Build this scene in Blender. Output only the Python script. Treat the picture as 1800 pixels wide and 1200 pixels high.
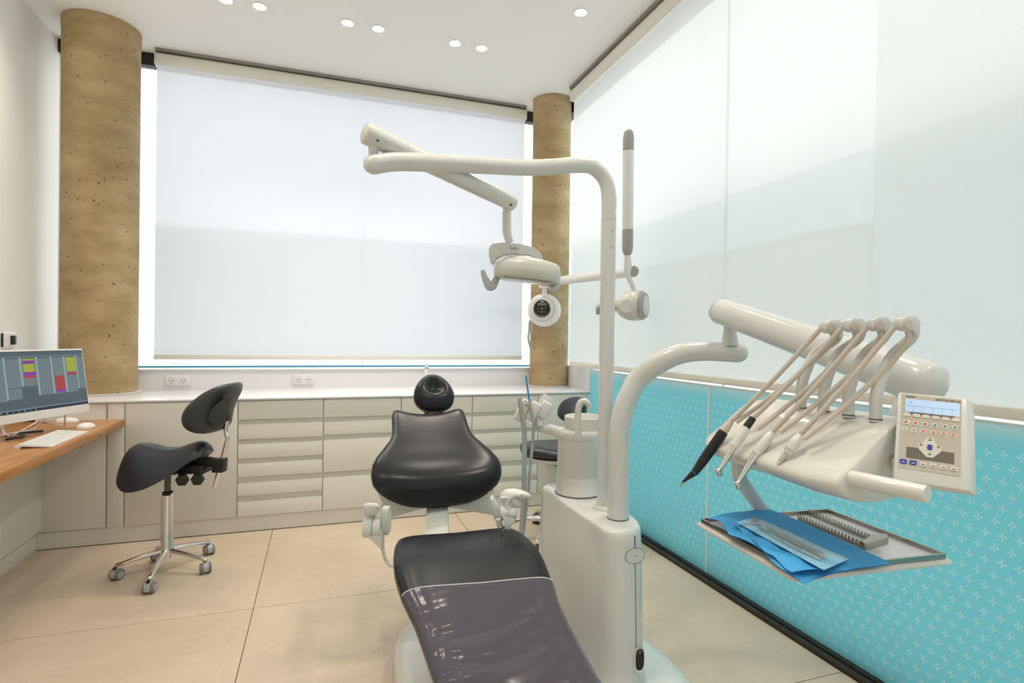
import bpy, bmesh, math, random
from mathutils import Vector, Matrix
random.seed(7)
for _o in list(bpy.data.objects): bpy.data.objects.remove(_o)
scene = bpy.context.scene
COL = scene.collection
V = Vector
R = math.radians
PI = math.pi

# ------------------------------------------------------------------ camera
FPX = 982.67
CAM = V((0, 0, 1.26))
_yaw, _pit, _rol = R(18.912), R(-0.3748), R(-0.8121)
_F = V((math.sin(_yaw)*math.cos(_pit), math.cos(_yaw)*math.cos(_pit), math.sin(_pit)))
_r = V((math.cos(_yaw), -math.sin(_yaw), 0))
_d = _F.cross(_r)
CR = _r*math.cos(_rol) + _d*math.sin(_rol)      # image right
CD = -_r*math.sin(_rol) + _d*math.cos(_rol)     # image down
CF = _F
cam_data = bpy.data.cameras.new('camera')
cam = bpy.data.objects.new('camera', cam_data)
COL.objects.link(cam)
cam_data.sensor_width = 36.0
cam_data.lens = FPX/1800*36.0
cam_data.clip_start = 0.02
_m = Matrix((CR, -CD, -CF)).transposed().to_4x4()
_m.translation = CAM
cam.matrix_world = _m
scene.camera = cam

# ------------------------------------------------------------------ light, exposure
scene.view_settings.view_transform = 'Standard'
scene.view_settings.look = 'None'
scene.view_settings.exposure = 0.0
scene.view_settings.gamma = 1.0
scene.view_settings.use_curve_mapping = False
world = bpy.data.worlds.new('sky')
scene.world = world
world.use_nodes = True
_bg = world.node_tree.nodes['Background']
_bg.inputs[0].default_value = (0.93, 0.96, 1.0, 1)
_bg.inputs[1].default_value = 2.4
LAMP_W = 37.0          # each recessed ceiling downlight
LAMP_COL = (1.0, 0.89, 0.76)

# ------------------------------------------------------------------ helpers
def ray(x, y): return CR*((x-900)/FPX) + CD*((y-600)/FPX) + CF
def at(x, y, d): return CAM + ray(x, y)*d
def on(x, y, ax, v):
    q = ray(x, y); return CAM + q*((v-CAM[ax])/q[ax])

MATS = {}
def nt(name):
    m = bpy.data.materials.new(name); m.use_nodes = True
    return m, m.node_tree, m.node_tree.nodes['Principled BSDF']
def mat(name, col, rough=0.5, metal=0.0, coat=0.0, bump=0.0, bscale=200.0, var=0.0, vscale=6.0, emit=None, estr=0.0, spec=0.5, trans=0.0, ior=1.45, alpha=1.0):
    if name in MATS: return MATS[name]
    m, t, b = nt(name)
    b.inputs['Base Color'].default_value = (*col, 1)
    b.inputs['Roughness'].default_value = rough
    b.inputs['Metallic'].default_value = metal
    b.inputs['Coat Weight'].default_value = coat
    b.inputs['Coat Roughness'].default_value = 0.08
    b.inputs['Specular IOR Level'].default_value = spec
    b.inputs['Transmission Weight'].default_value = trans
    b.inputs['IOR'].default_value = ior
    b.inputs['Alpha'].default_value = alpha
    if emit:
        b.inputs['Emission Color'].default_value = (*emit, 1); b.inputs['Emission Strength'].default_value = estr
    if var > 0 or bump > 0:
        g = t.nodes.new('ShaderNodeNewGeometry')
    if var > 0:
        n = t.nodes.new('ShaderNodeTexNoise'); n.inputs['Scale'].default_value = vscale; n.inputs['Detail'].default_value = 6
        t.links.new(g.outputs['Position'], n.inputs['Vector'])
        mx = t.nodes.new('ShaderNodeMix'); mx.data_type = 'RGBA'
        mx.inputs[6].default_value = (*[c*(1-var) for c in col], 1); mx.inputs[7].default_value = (*[min(1, c*(1+var)) for c in col], 1)
        t.links.new(n.outputs['Fac'], mx.inputs[0]); t.links.new(mx.outputs[2], b.inputs['Base Color'])
    if bump > 0:
        n2 = t.nodes.new('ShaderNodeTexNoise'); n2.inputs['Scale'].default_value = bscale; n2.inputs['Detail'].default_value = 3
        t.links.new(g.outputs['Position'], n2.inputs['Vector'])
        bp = t.nodes.new('ShaderNodeBump'); bp.inputs['Strength'].default_value = bump; bp.inputs['Distance'].default_value = 0.002
        t.links.new(n2.outputs['Fac'], bp.inputs['Height']); t.links.new(bp.outputs['Normal'], b.inputs['Normal'])
    MATS[name] = m
    return m

def rootloc(p):
    v = V((0, 0, 0))
    while p is not None:
        v = v + p.location; p = p.parent
    return v
def link(name, me, m, parent=None, label=None):
    o = bpy.data.objects.new(name, me); COL.objects.link(o)
    if m is not None:
        me.materials.clear(); me.materials.append(m)
    if parent is not None: o.parent = parent
    if label: o['label'] = label
    return o
def obj(name, geo, m, parent=None, label=None, smooth=35, own=False):
    """geo: (verts, faces) in world metres; stored relative to the thing's base."""
    vs, fs = geo
    off = rootloc(parent)
    me = bpy.data.meshes.new(name)
    me.from_pydata([tuple(V(v)-off) for v in vs], [], fs)
    bm = bmesh.new(); bm.from_mesh(me)
    bmesh.ops.remove_doubles(bm, verts=bm.verts, dist=1e-6)
    bmesh.ops.recalc_face_normals(bm, faces=bm.faces)
    if smooth:
        for f in bm.faces: f.smooth = True
        ca = R(smooth)
        for e in bm.edges:
            if len(e.link_faces) == 2 and e.calc_face_angle(0) > ca: e.smooth = False
    bm.to_mesh(me); bm.free()
    return link(name, me, m, parent, label)
def thing(name, label, cat, loc=(0, 0, 0), group=None):
    o = bpy.data.objects.new(name, None); COL.objects.link(o)
    o.empty_display_size = 0.05; o.location = loc
    o['label'] = label; o['category'] = cat
    if group: o['group'] = group
    return o
def tag(o, label, cat, group=None):
    o['label'] = label; o['category'] = cat
    if group: o['group'] = group
    return o
def struct(o):
    o['kind'] = 'structure'; return o
def dup(root, dloc, label=None):
    r = root.copy(); COL.objects.link(r); r.location = root.location + V(dloc)
    if label: r['label'] = label
    for ch in list(root.children):
        c = ch.copy(); COL.objects.link(c); c.parent = r
        for g in list(ch.children):
            e = g.copy(); COL.objects.link(e); e.parent = c
    return r

# geometry makers: all give (verts, faces)
def join(*gs):
    vs, fs = [], []
    for g in gs:
        n = len(vs); vs += list(g[0]); fs += [tuple(i+n for i in f) for f in g[1]]
    return vs, fs
def box(x0, x1, y0, y1, z0, z1, b=0.0, seg=2):
    if b <= 0:
        v = [(x, y, z) for z in (z0, z1) for y in (y0, y1) for x in (x0, x1)]
        return v, [(0, 2, 3, 1), (4, 5, 7, 6), (0, 1, 5, 4), (2, 6, 7, 3), (0, 4, 6, 2), (1, 3, 7, 5)]
    bm = bmesh.new(); bmesh.ops.create_cube(bm, size=1)
    for w in bm.verts: w.co = V(((x0+x1)/2+w.co.x*(x1-x0), (y0+y1)/2+w.co.y*(y1-y0), (z0+z1)/2+w.co.z*(z1-z0)))
    bmesh.ops.bevel(bm, geom=bm.edges[:], offset=b, segments=seg, affect='EDGES', profile=0.5)
    return from_bm(bm)
def from_bm(bm):
    bm.verts.index_update()
    g = ([tuple(w.co) for w in bm.verts], [tuple(w.index for w in f.verts) for f in bm.faces]); bm.free(); return g
def obox(o, ex, ey, ez, b=0.0, seg=2):
    """oriented box from corner o with edge vectors"""
    o, ex, ey, ez = V(o), V(ex), V(ey), V(ez)
    g = box(0, ex.length, 0, ey.length, 0, ez.length, b, seg)
    a, c, e = ex.normalized(), ey.normalized(), ez.normalized()
    return [tuple(o+a*p[0]+c*p[1]+e*p[2]) for p in g[0]], g[1]
def loft(rings, cap0=True, cap1=True, closed=True):
    n = len(rings[0]); vs = [tuple(p) for r in rings for p in r]; fs = []
    for i in range(len(rings)-1):
        for j in range(n if closed else n-1):
            k = (j+1) % n
            fs.append((i*n+j, i*n+k, (i+1)*n+k, (i+1)*n+j))
    if cap0: fs.append(tuple(range(n))[::-1])
    if cap1: fs.append(tuple((len(rings)-1)*n+j for j in range(n)))
    return vs, fs
def ell(c, a, b, ra, rb, n=20, p=2.0, ph=0.0):
    c, a, b = V(c), V(a), V(b); out = []
    for i in range(n):
        t = 2*PI*i/n+ph; ct, st = math.cos(t), math.sin(t)
        x = math.copysign(abs(ct)**(2/p), ct); y = math.copysign(abs(st)**(2/p), st)
        out.append(c+a*(ra*x)+b*(rb*y))
    return out
def frame(d):
    d = V(d).normalized(); u = V((0, 0, 1)) if abs(d.z) < 0.95 else V((1, 0, 0))
    a = d.cross(u).normalized(); return a, a.cross(d).normalized()
def cyl(p0, p1, r0, r1=None, n=20, b=0.0):
    p0, p1 = V(p0), V(p1); r1 = r0 if r1 is None else r1
    a, c = frame(p1-p0); d = (p1-p0).normalized()
    if b > 0:
        rs = [(p0, r0-b), (p0+d*b*0.3, r0-b*0.3), (p0+d*b, r0), (p1-d*b, r1), (p1-d*b*0.3, r1-b*0.3), (p1, r1-b)]
    else: rs = [(p0, r0), (p1, r1)]
    return loft([ell(q, a, c, r, r, n) for q, r in rs])
def lathe(c, prof, ax=(0, 0, 1), n=28):
    """prof: list of (radius, height along ax)"""
    c, ax = V(c), V(ax).normalized(); a, b = frame(ax)
    return loft([ell(c+ax*h, a, b, max(r, 1e-4), max(r, 1e-4), n) for r, h in prof])
def ringlathe(c, prof, ax=(0, 0, 1), n=28):
    """closed profile turned round an axis, open in the middle"""
    c, ax = V(c), V(ax).normalized(); a, b = frame(ax)
    return loft([ell(c+ax*h, a, b, r, r, n) for r, h in list(prof)+[prof[0]]], False, False)
def cr(pts, k=6):
    """Catmull-Rom through points"""
    P = [V(p) for p in pts]; P = [P[0]*2-P[1]]+P+[P[-1]*2-P[-2]]; out = []
    for i in range(1, len(P)-2):
        for j in range(k):
            t = j/k; a, b, c, d = P[i-1], P[i], P[i+1], P[i+2]
            out.append(0.5*((2*b)+(c-a)*t+(2*a-5*b+4*c-d)*t*t+(3*b-a-3*c+d)*t**3))
    out.append(P[-2]); return out
def tube(pts, r, n=16, k=6, cap='flat', ratio=1.0, up=None):
    P = cr(pts, k) if k > 1 and len(pts) > 2 else [V(p) for p in pts]
    rr = r if isinstance(r, (list, tuple)) else [r, r]
    N = len(P)
    def rad(i):
        t = i/(N-1)*(len(rr)-1); j = min(int(t), len(rr)-2); return rr[j]+(rr[j+1]-rr[j])*(t-j)
    tang = [(P[min(i+1, N-1)]-P[max(i-1, 0)]).normalized() for i in range(N)]
    a, b = frame(tang[0])
    if up is not None:
        b = (V(up)-tang[0]*V(up).dot(tang[0])).normalized(); a = tang[0].cross(b)
    rings = []
    for i in range(N):
        a = (a-tang[i]*a.dot(tang[i])).normalized(); b = a.cross(tang[i]).normalized()*-1
        if up is not None: b = a.cross(tang[i]) * -1
        rings.append((P[i], a.copy(), b.copy(), rad(i)))
    out = []
    if cap == 'round':
        q, A, B, w = rings[0]
        for s in (0.25, 0.6, 0.9): out.append(ell(q-tang[0]*w*math.sqrt(1-s*s), A, B, w*s, w*s*ratio, n))
    for q, A, B, w in rings: out.append(ell(q, A, B, w, w*ratio, n))
    if cap == 'round':
        q, A, B, w = rings[-1]
        for s in (0.9, 0.6, 0.25): out.append(ell(q+tang[-1]*w*math.sqrt(1-s*s), A, B, w*s, w*s*ratio, n))
    return loft(out)
def prism(pts, ext):
    P = [V(p) for p in pts]; e = V(ext); n = len(P)
    return [tuple(p) for p in P]+[tuple(p+e) for p in P], [tuple(range(n))]+[tuple(range(n, 2*n))[::-1]]+[(i, (i+1) % n, n+(i+1) % n, n+i) for i in range(n)]
def bevelled(g, b, seg=2, ang=30):
    bm = bmesh.new(); vv = [bm.verts.new(p) for p in g[0]]
    for f in g[1]:
        try: bm.faces.new([vv[i] for i in f])
        except ValueError: pass
    bmesh.ops.remove_doubles(bm, verts=bm.verts, dist=1e-6)
    bmesh.ops.recalc_face_normals(bm, faces=bm.faces)
    es = [e for e in bm.edges if len(e.link_faces) == 2 and e.calc_face_angle(0) > R(ang)]
    bmesh.ops.bevel(bm, geom=es, offset=b, segments=seg, affect='EDGES', profile=0.5, clamp_overlap=True)
    return from_bm(bm)
def text_geo(s, o, ex, ey, size, depth=0.0006, align='LEFT'):
    cu = bpy.data.curves.new('t', 'FONT'); cu.body = s; cu.size = size; cu.extrude = depth/2; cu.align_x = align; cu.resolution_u = 3
    ob = bpy.data.objects.new('t', cu); COL.objects.link(ob)
    dg = bpy.context.evaluated_depsgraph_get()
    me = bpy.data.meshes.new_from_object(ob.evaluated_get(dg))
    o, ex, ey = V(o), V(ex).normalized(), V(ey).normalized(); n = ex.cross(ey)
    g = ([tuple(o+ex*w.co.x+ey*w.co.y+n*w.co.z) for w in me.vertices], [tuple(p.vertices) for p in me.polygons])
    bpy.data.objects.remove(ob); bpy.data.curves.remove(cu); bpy.data.meshes.remove(me)
    return g

# ------------------------------------------------------------------ materials
M_wall = mat('wall_paint', (0.90, 0.89, 0.855), 0.7, bump=0.05, bscale=300)
M_ceil = mat('ceiling_paint', (0.90, 0.895, 0.87), 0.8, bump=0.04, bscale=250)
M_cab = mat('cabinet_lacquer', (0.78, 0.745, 0.675), 0.42)
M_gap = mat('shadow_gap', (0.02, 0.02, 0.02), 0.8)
M_top = mat('solid_surface', (0.80, 0.80, 0.82), 0.3, coat=0.1)
M_white = mat('white_plastic', (0.82, 0.82, 0.80), 0.3)
M_unit = mat('unit_lacquer', (0.68, 0.695, 0.675), 0.22, coat=0.4)
M_unit2 = mat('warm_lacquer', (0.70, 0.69, 0.65), 0.25, coat=0.35)
M_unitg = mat('grey_green_plastic', (0.60, 0.645, 0.60), 0.4)
M_lgrey = mat('light_grey_plastic', (0.70, 0.71, 0.70), 0.38)
M_grey = mat('grey_plastic', (0.36, 0.35, 0.33), 0.4)
M_dgrey = mat('dark_grey_plastic', (0.10, 0.10, 0.10), 0.45)
M_black = mat('black_plastic', (0.012, 0.012, 0.013), 0.4)
M_vinyl = mat('charcoal_vinyl', (0.018, 0.021, 0.024), 0.27, spec=0.24)
M_vinylb = mat('blue_black_vinyl', (0.030, 0.034, 0.044), 0.30, spec=0.45)
M_chrome = mat('chrome', (0.80, 0.79, 0.77), 0.12, 1.0)
M_steel = mat('brushed_steel', (0.42, 0.39, 0.35), 0.25, 1.0, bump=0.05, bscale=500)
M_steel2 = mat('satin_steel', (0.68, 0.67, 0.65), 0.25, 1.0)
M_frame = mat('dark_aluminium', (0.028, 0.028, 0.032), 0.45, 0.3)
M_track = mat('bronze_aluminium', (0.045, 0.038, 0.03), 0.4, 0.5)
M_hose = mat('beige_hose', (0.60, 0.545, 0.48), 0.5)
M_hoseg = mat('grey_hose', (0.42, 0.44, 0.44), 0.5, bump=0.3, bscale=400)
M_drape = mat('blue_drape', (0.055, 0.36, 0.72), 0.75, bump=0.1, bscale=600)
M_blue = mat('blue_print', (0.01, 0.03, 0.40), 0.4)
M_cream = mat('cream_fabric', (0.79, 0.775, 0.70), 0.8)
M_red = mat('red_print', (0.55, 0.06, 0.04), 0.5)
M_green = mat('green_print', (0.02, 0.32, 0.18), 0.5)

def wood():
    m, t, b = nt('orange_wood')
    g = t.nodes.new('ShaderNodeNewGeometry'); mp = t.nodes.new('ShaderNodeMapping'); mp.inputs['Scale'].default_value = (14, 1.2, 14)
    n = t.nodes.new('ShaderNodeTexNoise'); n.inputs['Scale'].default_value = 2.2; n.inputs['Detail'].default_value = 8; n.inputs['Distortion'].default_value = 1.2
    r = t.nodes.new('ShaderNodeValToRGB'); r.color_ramp.elements[0].position = .3; r.color_ramp.elements[0].color = (0.36, 0.145, 0.04, 1); r.color_ramp.elements[1].position = .72; r.color_ramp.elements[1].color = (0.60, 0.29, 0.10, 1)
    t.links.new(g.outputs['Position'], mp.inputs[0]); t.links.new(mp.outputs[0], n.inputs['Vector']); t.links.new(n.outputs['Fac'], r.inputs[0]); t.links.new(r.outputs[0], b.inputs['Base Color'])
    b.inputs['Roughness'].default_value = 0.35
    return m
M_wood = wood()
def concrete():
    m, t, b = nt('tan_concrete'); L = t.links.new
    g = t.nodes.new('ShaderNodeNewGeometry')
    n = t.nodes.new('ShaderNodeTexNoise'); n.inputs['Scale'].default_value = 3.2; n.inputs['Detail'].default_value = 9; n.inputs['Roughness'].default_value = .62
    mp = t.nodes.new('ShaderNodeMapping'); mp.inputs['Scale'].default_value = (1, 1, 2.2)
    L(g.outputs['Position'], mp.inputs[0]); L(mp.outputs[0], n.inputs['Vector'])
    r = t.nodes.new('ShaderNodeValToRGB'); r.color_ramp.elements[0].position = .3; r.color_ramp.elements[0].color = (0.335, 0.225, 0.098, 1); r.color_ramp.elements[1].position = .7; r.color_ramp.elements[1].color = (0.54, 0.40, 0.22, 1)
    L(n.outputs['Fac'], r.inputs[0])
    # air pits: two sizes
    def pits(scale, lo, hi, seed):
        ad = t.nodes.new('ShaderNodeVectorMath'); ad.operation = 'ADD'; ad.inputs[1].default_value = (seed, seed*1.3, seed*.7); L(g.outputs['Position'], ad.inputs[0])
        v = t.nodes.new('ShaderNodeTexVoronoi'); v.inputs['Scale'].default_value = scale; v.inputs['Randomness'].default_value = 1; L(ad.outputs[0], v.inputs['Vector'])
        mr = t.nodes.new('ShaderNodeMapRange'); mr.inputs[1].default_value = lo; mr.inputs[2].default_value = hi; mr.inputs[3].default_value = 1; mr.inputs[4].default_value = 0
        L(v.outputs['Distance'], mr.inputs[0])
        # only some cells carry a pit
        c = t.nodes.new('ShaderNodeMath'); c.operation = 'GREATER_THAN'; c.inputs[1].default_value = 0.45
        s = t.nodes.new('ShaderNodeSeparateColor'); L(v.outputs['Color'], s.inputs[0]); L(s.outputs[0], c.inputs[0])
        mu = t.nodes.new('ShaderNodeMath'); mu.operation = 'MULTIPLY'; L(mr.outputs[0], mu.inputs[0]); L(c.outputs[0], mu.inputs[1]); return mu
    p1, p2 = pits(20, .07, .15, 3.1), pits(11, .06, .10, 9.7)
    mxm = t.nodes.new('ShaderNodeMath'); mxm.operation = 'MAXIMUM'; L(p1.outputs[0], mxm.inputs[0]); L(p2.outputs[0], mxm.inputs[1])
    mx = t.nodes.new('ShaderNodeMix'); mx.data_type = 'RGBA'; mx.inputs[7].default_value = (0.10, 0.07, 0.04, 1)
    sc = t.nodes.new('ShaderNodeMath'); sc.operation = 'MULTIPLY'; sc.inputs[1].default_value = .85; L(mxm.outputs[0], sc.inputs[0])
    L(sc.outputs[0], mx.inputs[0]); L(r.outputs[0], mx.inputs[6]); L(mx.outputs[2], b.inputs['Base Color'])
    iv = t.nodes.new('ShaderNodeMath'); iv.operation = 'SUBTRACT'; L(n.outputs['Fac'], iv.inputs[0]); L(mxm.outputs[0], iv.inputs[1])
    bp = t.nodes.new('ShaderNodeBump'); bp.inputs['Strength'].default_value = .35; bp.inputs['Distance'].default_value = .006
    L(iv.outputs[0], bp.inputs['Height']); L(bp.outputs[0], b.inputs['Normal'])
    b.inputs['Roughness'].default_value = 0.7
    return m
M_conc = concrete()
def tile_mat():
    m, t, b = nt('stone_tile'); L = t.links.new
    g = t.nodes.new('ShaderNodeNewGeometry'); oi = t.nodes.new('ShaderNodeObjectInfo')
    n = t.nodes.new('ShaderNodeTexNoise'); n.inputs['Scale'].default_value = 1.7; n.inputs['Detail'].default_value = 10; n.inputs['Roughness'].default_value = .6
    n2 = t.nodes.new('ShaderNodeTexNoise'); n2.inputs['Scale'].default_value = 28; n2.inputs['Detail'].default_value = 4
    L(g.outputs['Position'], n.inputs['Vector']); L(g.outputs['Position'], n2.inputs['Vector'])
    r = t.nodes.new('ShaderNodeValToRGB'); r.color_ramp.elements[0].position = .28; r.color_ramp.elements[0].color = (0.50, 0.41, 0.305, 1); r.color_ramp.elements[1].position = .75; r.color_ramp.elements[1].color = (0.66, 0.565, 0.445, 1)
    ad = t.nodes.new('ShaderNodeMix'); ad.data_type = 'FLOAT'; ad.inputs[0].default_value = .3
    L(n.outputs['Fac'], ad.inputs[2]); L(n2.outputs['Fac'], ad.inputs[3]); L(ad.outputs[0], r.inputs[0]); L(r.outputs[0], b.inputs['Base Color'])
    b.inputs['Roughness'].default_value = 0.38
    return m
M_tile = tile_mat()
M_grout = mat('grout', (0.22, 0.15, 0.09), 0.9)
def thin_glass():
    m = bpy.data.materials.new('clear_glass'); m.use_nodes = True; t = m.node_tree; t.nodes.clear(); L = t.links.new
    o = t.nodes.new('ShaderNodeOutputMaterial'); tr = t.nodes.new('ShaderNodeBsdfTransparent'); gl = t.nodes.new('ShaderNodeBsdfGlossy'); gl.inputs['Roughness'].default_value = .02
    tr.inputs[0].default_value = (.94, .97, .96, 1)
    fr = t.nodes.new('ShaderNodeFresnel'); fr.inputs[0].default_value = 1.45
    mx = t.nodes.new('ShaderNodeMixShader')
    gm = t.nodes.new('ShaderNodeNewGeometry'); iv = t.nodes.new('ShaderNodeMath'); iv.operation = 'SUBTRACT'; iv.inputs[0].default_value = 1.0; L(gm.outputs['Backfacing'], iv.inputs[1])
    mu = t.nodes.new('ShaderNodeMath'); mu.operation = 'MULTIPLY'; L(fr.outputs[0], mu.inputs[0]); L(iv.outputs[0], mu.inputs[1])      # the far face of the pane adds no total reflection
    L(mu.outputs[0], mx.inputs[0]); L(tr.outputs[0], mx.inputs[1]); L(gl.outputs[0], mx.inputs[2]); L(mx.outputs[0], o.inputs[0])
    return m
M_glass = thin_glass()
def sheet(name, dif, tra, w_tra, w_open, gloss=0.0, rough=.2, ocol=(1, 1, 1)):
    """cloth or film: diffuse + translucent, with a share of open (see-through) weave"""
    m = bpy.data.materials.new(name); m.use_nodes = True; t = m.node_tree; t.nodes.clear(); L = t.links.new
    o = t.nodes.new('ShaderNodeOutputMaterial')
    d = t.nodes.new('ShaderNodeBsdfDiffuse'); d.inputs[0].default_value = (*dif, 1)
    tl = t.nodes.new('ShaderNodeBsdfTranslucent'); tl.inputs[0].default_value = (*tra, 1)
    tp = t.nodes.new('ShaderNodeBsdfTransparent'); tp.inputs[0].default_value = (*ocol, 1)
    m1 = t.nodes.new('ShaderNodeMixShader'); m1.inputs[0].default_value = w_tra; L(d.outputs[0], m1.inputs[1]); L(tl.outputs[0], m1.inputs[2])
    m2 = t.nodes.new('ShaderNodeMixShader'); m2.inputs[0].default_value = w_open; L(m1.outputs[0], m2.inputs[1]); L(tp.outputs[0], m2.inputs[2])
    last = m2
    if gloss > 0:
        g = t.nodes.new('ShaderNodeBsdfGlossy'); g.inputs['Roughness'].default_value = rough
        lw = t.nodes.new('ShaderNodeLayerWeight'); lw.inputs[0].default_value = gloss
        m3 = t.nodes.new('ShaderNodeMixShader'); L(lw.outputs['Fresnel'], m3.inputs[0]); L(m2.outputs[0], m3.inputs[1]); L(g.outputs[0], m3.inputs[2]); last = m3
    L(last.outputs[0], o.inputs[0])
    return m, t, d, tl
M_blind_b = sheet('blind_cloth_blue', (.84, .85, .90), (.80, .80, .90), .315, .085)[0]
M_blind_r = sheet('blind_cloth', (.88, .88, .86), (.92, .91, .89), .52, .085)[0]
M_film = sheet('privacy_film', (.8, .84, .84), (.85, .9, .9), .5, .94, ocol=(.66, .71, .72))[0]
M_letters = sheet('film_lettering', (.3, .5, .52), (.3, .5, .52), .5, .70, ocol=(.9, .97, .97))[0]
M_pvc = sheet('clear_pvc', (.112, .104, .125), (.2, .2, .2), .1, .22, gloss=.20, rough=.11, ocol=(.96, .94, .98))[0]
M_pouch = sheet('pouch_film', (.80, .93, .98), (.7, .9, 1), .3, .80, gloss=.22, rough=.1, ocol=(.9, .98, 1))[0]
def teal():
    m, t, d, tl = sheet('teal_printed_film', (.30, .67, .73), (.45, .88, .94), .55, 0.0, gloss=.12, rough=.06)
    L = t.links.new
    g = t.nodes.new('ShaderNodeNewGeometry'); s = t.nodes.new('ShaderNodeSeparateXYZ'); L(g.outputs['Position'], s.inputs[0])
    def mth(op, a, b=None, c=None):
        n = t.nodes.new('ShaderNodeMath'); n.operation = op
        for i, q in enumerate((a, b, c)):
            if q is None: continue
            if isinstance(q, (int, float)): n.inputs[i].default_value = q
            else: L(q, n.inputs[i])
        return n.outputs[0]
    PY, PZ = 0.0456, 0.0834
    def flower(oy, oz):
        a = mth('MULTIPLY', mth('SUBTRACT', mth('FRACT', mth('DIVIDE', mth('SUBTRACT', s.outputs[1], oy-1.0*PY*60), PY)), .5), PY)
        b = mth('MULTIPLY', mth('SUBTRACT', mth('FRACT', mth('DIVIDE', mth('SUBTRACT', s.outputs[2], oz-PZ*20), PZ)), .5), PZ)
        a, b = mth('ABSOLUTE', a), mth('ABSOLUTE', b)
        mx, mn = mth('MAXIMUM', a, b), mth('MINIMUM', a, b)
        e = mth('ADD', mth('POWER', mth('DIVIDE', mth('SUBTRACT', mx, .0078), .0056), 2), mth('POWER', mth('DIVIDE', mn, .0021), 2))
        return mth('LESS_THAN', e, 1)
    f = mth('MAXIMUM', flower(1.123-PY/2, .757-PZ/2), flower(1.144-PY/2, .715-PZ/2))
    f = mth('MULTIPLY', f, mth('LESS_THAN', s.outputs[2], .955))
    # glow from the gap painted in: print turns white towards its upper edge
    top_glow = mth('POWER', mth('MINIMUM', 1.0, mth('MAXIMUM', 0.0, mth('DIVIDE', mth('SUBTRACT', s.outputs[2], .935), .085))), 1.6)
    f = mth('MAXIMUM', f, mth('MULTIPLY', top_glow, .8))
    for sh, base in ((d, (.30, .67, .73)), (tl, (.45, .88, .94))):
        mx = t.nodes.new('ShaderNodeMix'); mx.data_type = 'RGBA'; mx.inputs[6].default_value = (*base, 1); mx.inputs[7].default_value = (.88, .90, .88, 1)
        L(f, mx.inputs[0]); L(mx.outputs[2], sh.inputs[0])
    return m
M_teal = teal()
# ================================================================== ROOM
XL, XR, YB, YN, ZC = -1.75, 2.06, 4.75, -2.6, 3.295
YC = 3.906        # plinth line of the cabinet row
ZT = 0.853        # worktop height
GX = 1.975        # printed glass screen

floor = struct(obj('floor', box(XL-.1, XR+.1, YN-.1, YB+.15, -.12, -.006), M_grout))
_tx = [-1.75, -.278, .925, 1.903]; _ty = [-2.6, -2.0, -.8, .4, 1.602, 2.803, 3.93]
for i in range(len(_tx)-1):
    for j in range(len(_ty)-1):
        obj('floor_tile', box(_tx[i]+.0018, _tx[i+1]-.0018, _ty[j]+.0018, _ty[j+1]-.0018, -.006, 0, .0006, 1), M_tile, floor, smooth=0)
struct(obj('ceiling', box(XL-.1, XR+.1, YN-.1, YB+.15, ZC, ZC+.12), M_ceil))
struct(obj('wall_left', box(XL-.12, XL, YN, YB+.1, 0, ZC), M_wall))
struct(obj('wall_rear', join(box(XL-.12, -1.3, YN-.12, YN, 0, ZC), box(1.6, XR+.1, YN-.12, YN, 0, ZC), box(-1.3, 1.6, YN-.12, YN, 0, .9), box(-1.3, 1.6, YN-.12, YN, 3.1, ZC)), M_wall))
w3 = struct(obj('added_fill_window', join(box(-1.3, 1.6, YN-.1, YN-.06, .9, .95), box(-1.3, 1.6, YN-.1, YN-.06, 3.05, 3.1), box(-1.3, -1.25, YN-.1, YN-.06, .95, 3.05), box(1.55, 1.6, YN-.1, YN-.06, .95, 3.05), box(.13, .17, YN-.1, YN-.06, .95, 3.05)), M_frame))  # unseen rear window, added to let in fill daylight
for a, b in ((-1.25, .13), (.17, 1.55)): obj('window_pane', box(a, b, YN-.085, YN-.075, .95, 3.05), M_glass, w3, smooth=0)
struct(obj('wall_right', box(XR, XR+.12, YN, -1.2, 0, ZC), M_wall))
wb = struct(obj('wall_back', box(XL, XR, 4.55, YB-.012, 0, .992), M_top))
obj('window_sill', box(XL, XR, 4.54, YB-.012, .992, 1.004, .003), M_top, wb)
wr = struct(obj('wall_corner', box(2.0, XR-.01, 3.90, 4.55, 0, 1.032, .004), M_top))

# ---- window behind the worktop (full width, up to the ceiling)
w1 = struct(obj('window_1', join(box(XL, XR, YB-.03, YB+.05, 3.205, ZC, .004), box(XL, XR, YB-.012, YB+.05, .96, 1.0)), M_frame))
for a, b in ((XL, .322), (.328, XR)):
    obj('window_pane', box(a, b, YB, YB+.012, 1.0, 3.205), M_glass, w1, smooth=0)
obj('glass_joint', box(.322, .328, YB-.002, YB+.012, 1.0, 3.205), M_top, w1, label='thin white silicone joint')
obj('glass_edge', box(XL, XR, YB-.0115, YB-.002, 1.004, 1.017), mat('blue_seal', (0.10, 0.42, 0.60), 0.4), w1, label='light blue sealing strip')
fl = obj('privacy_film', ([(-1.21, YB-.004, 1.075), (XR-.02, YB-.004, 1.075), (XR-.02, YB-.004, 2.055), (-1.21, YB-.004, 2.055)], [(0, 1, 2, 3)]), M_film, w1, smooth=0)
obj('lettering', text_geo('DENTAL', (1.72, YB-.006, 1.43), (-1, 0, 0), (0, 0, 1), .16, .001), M_letters, fl, label='DENTAL lettering seen mirrored from behind')

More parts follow.
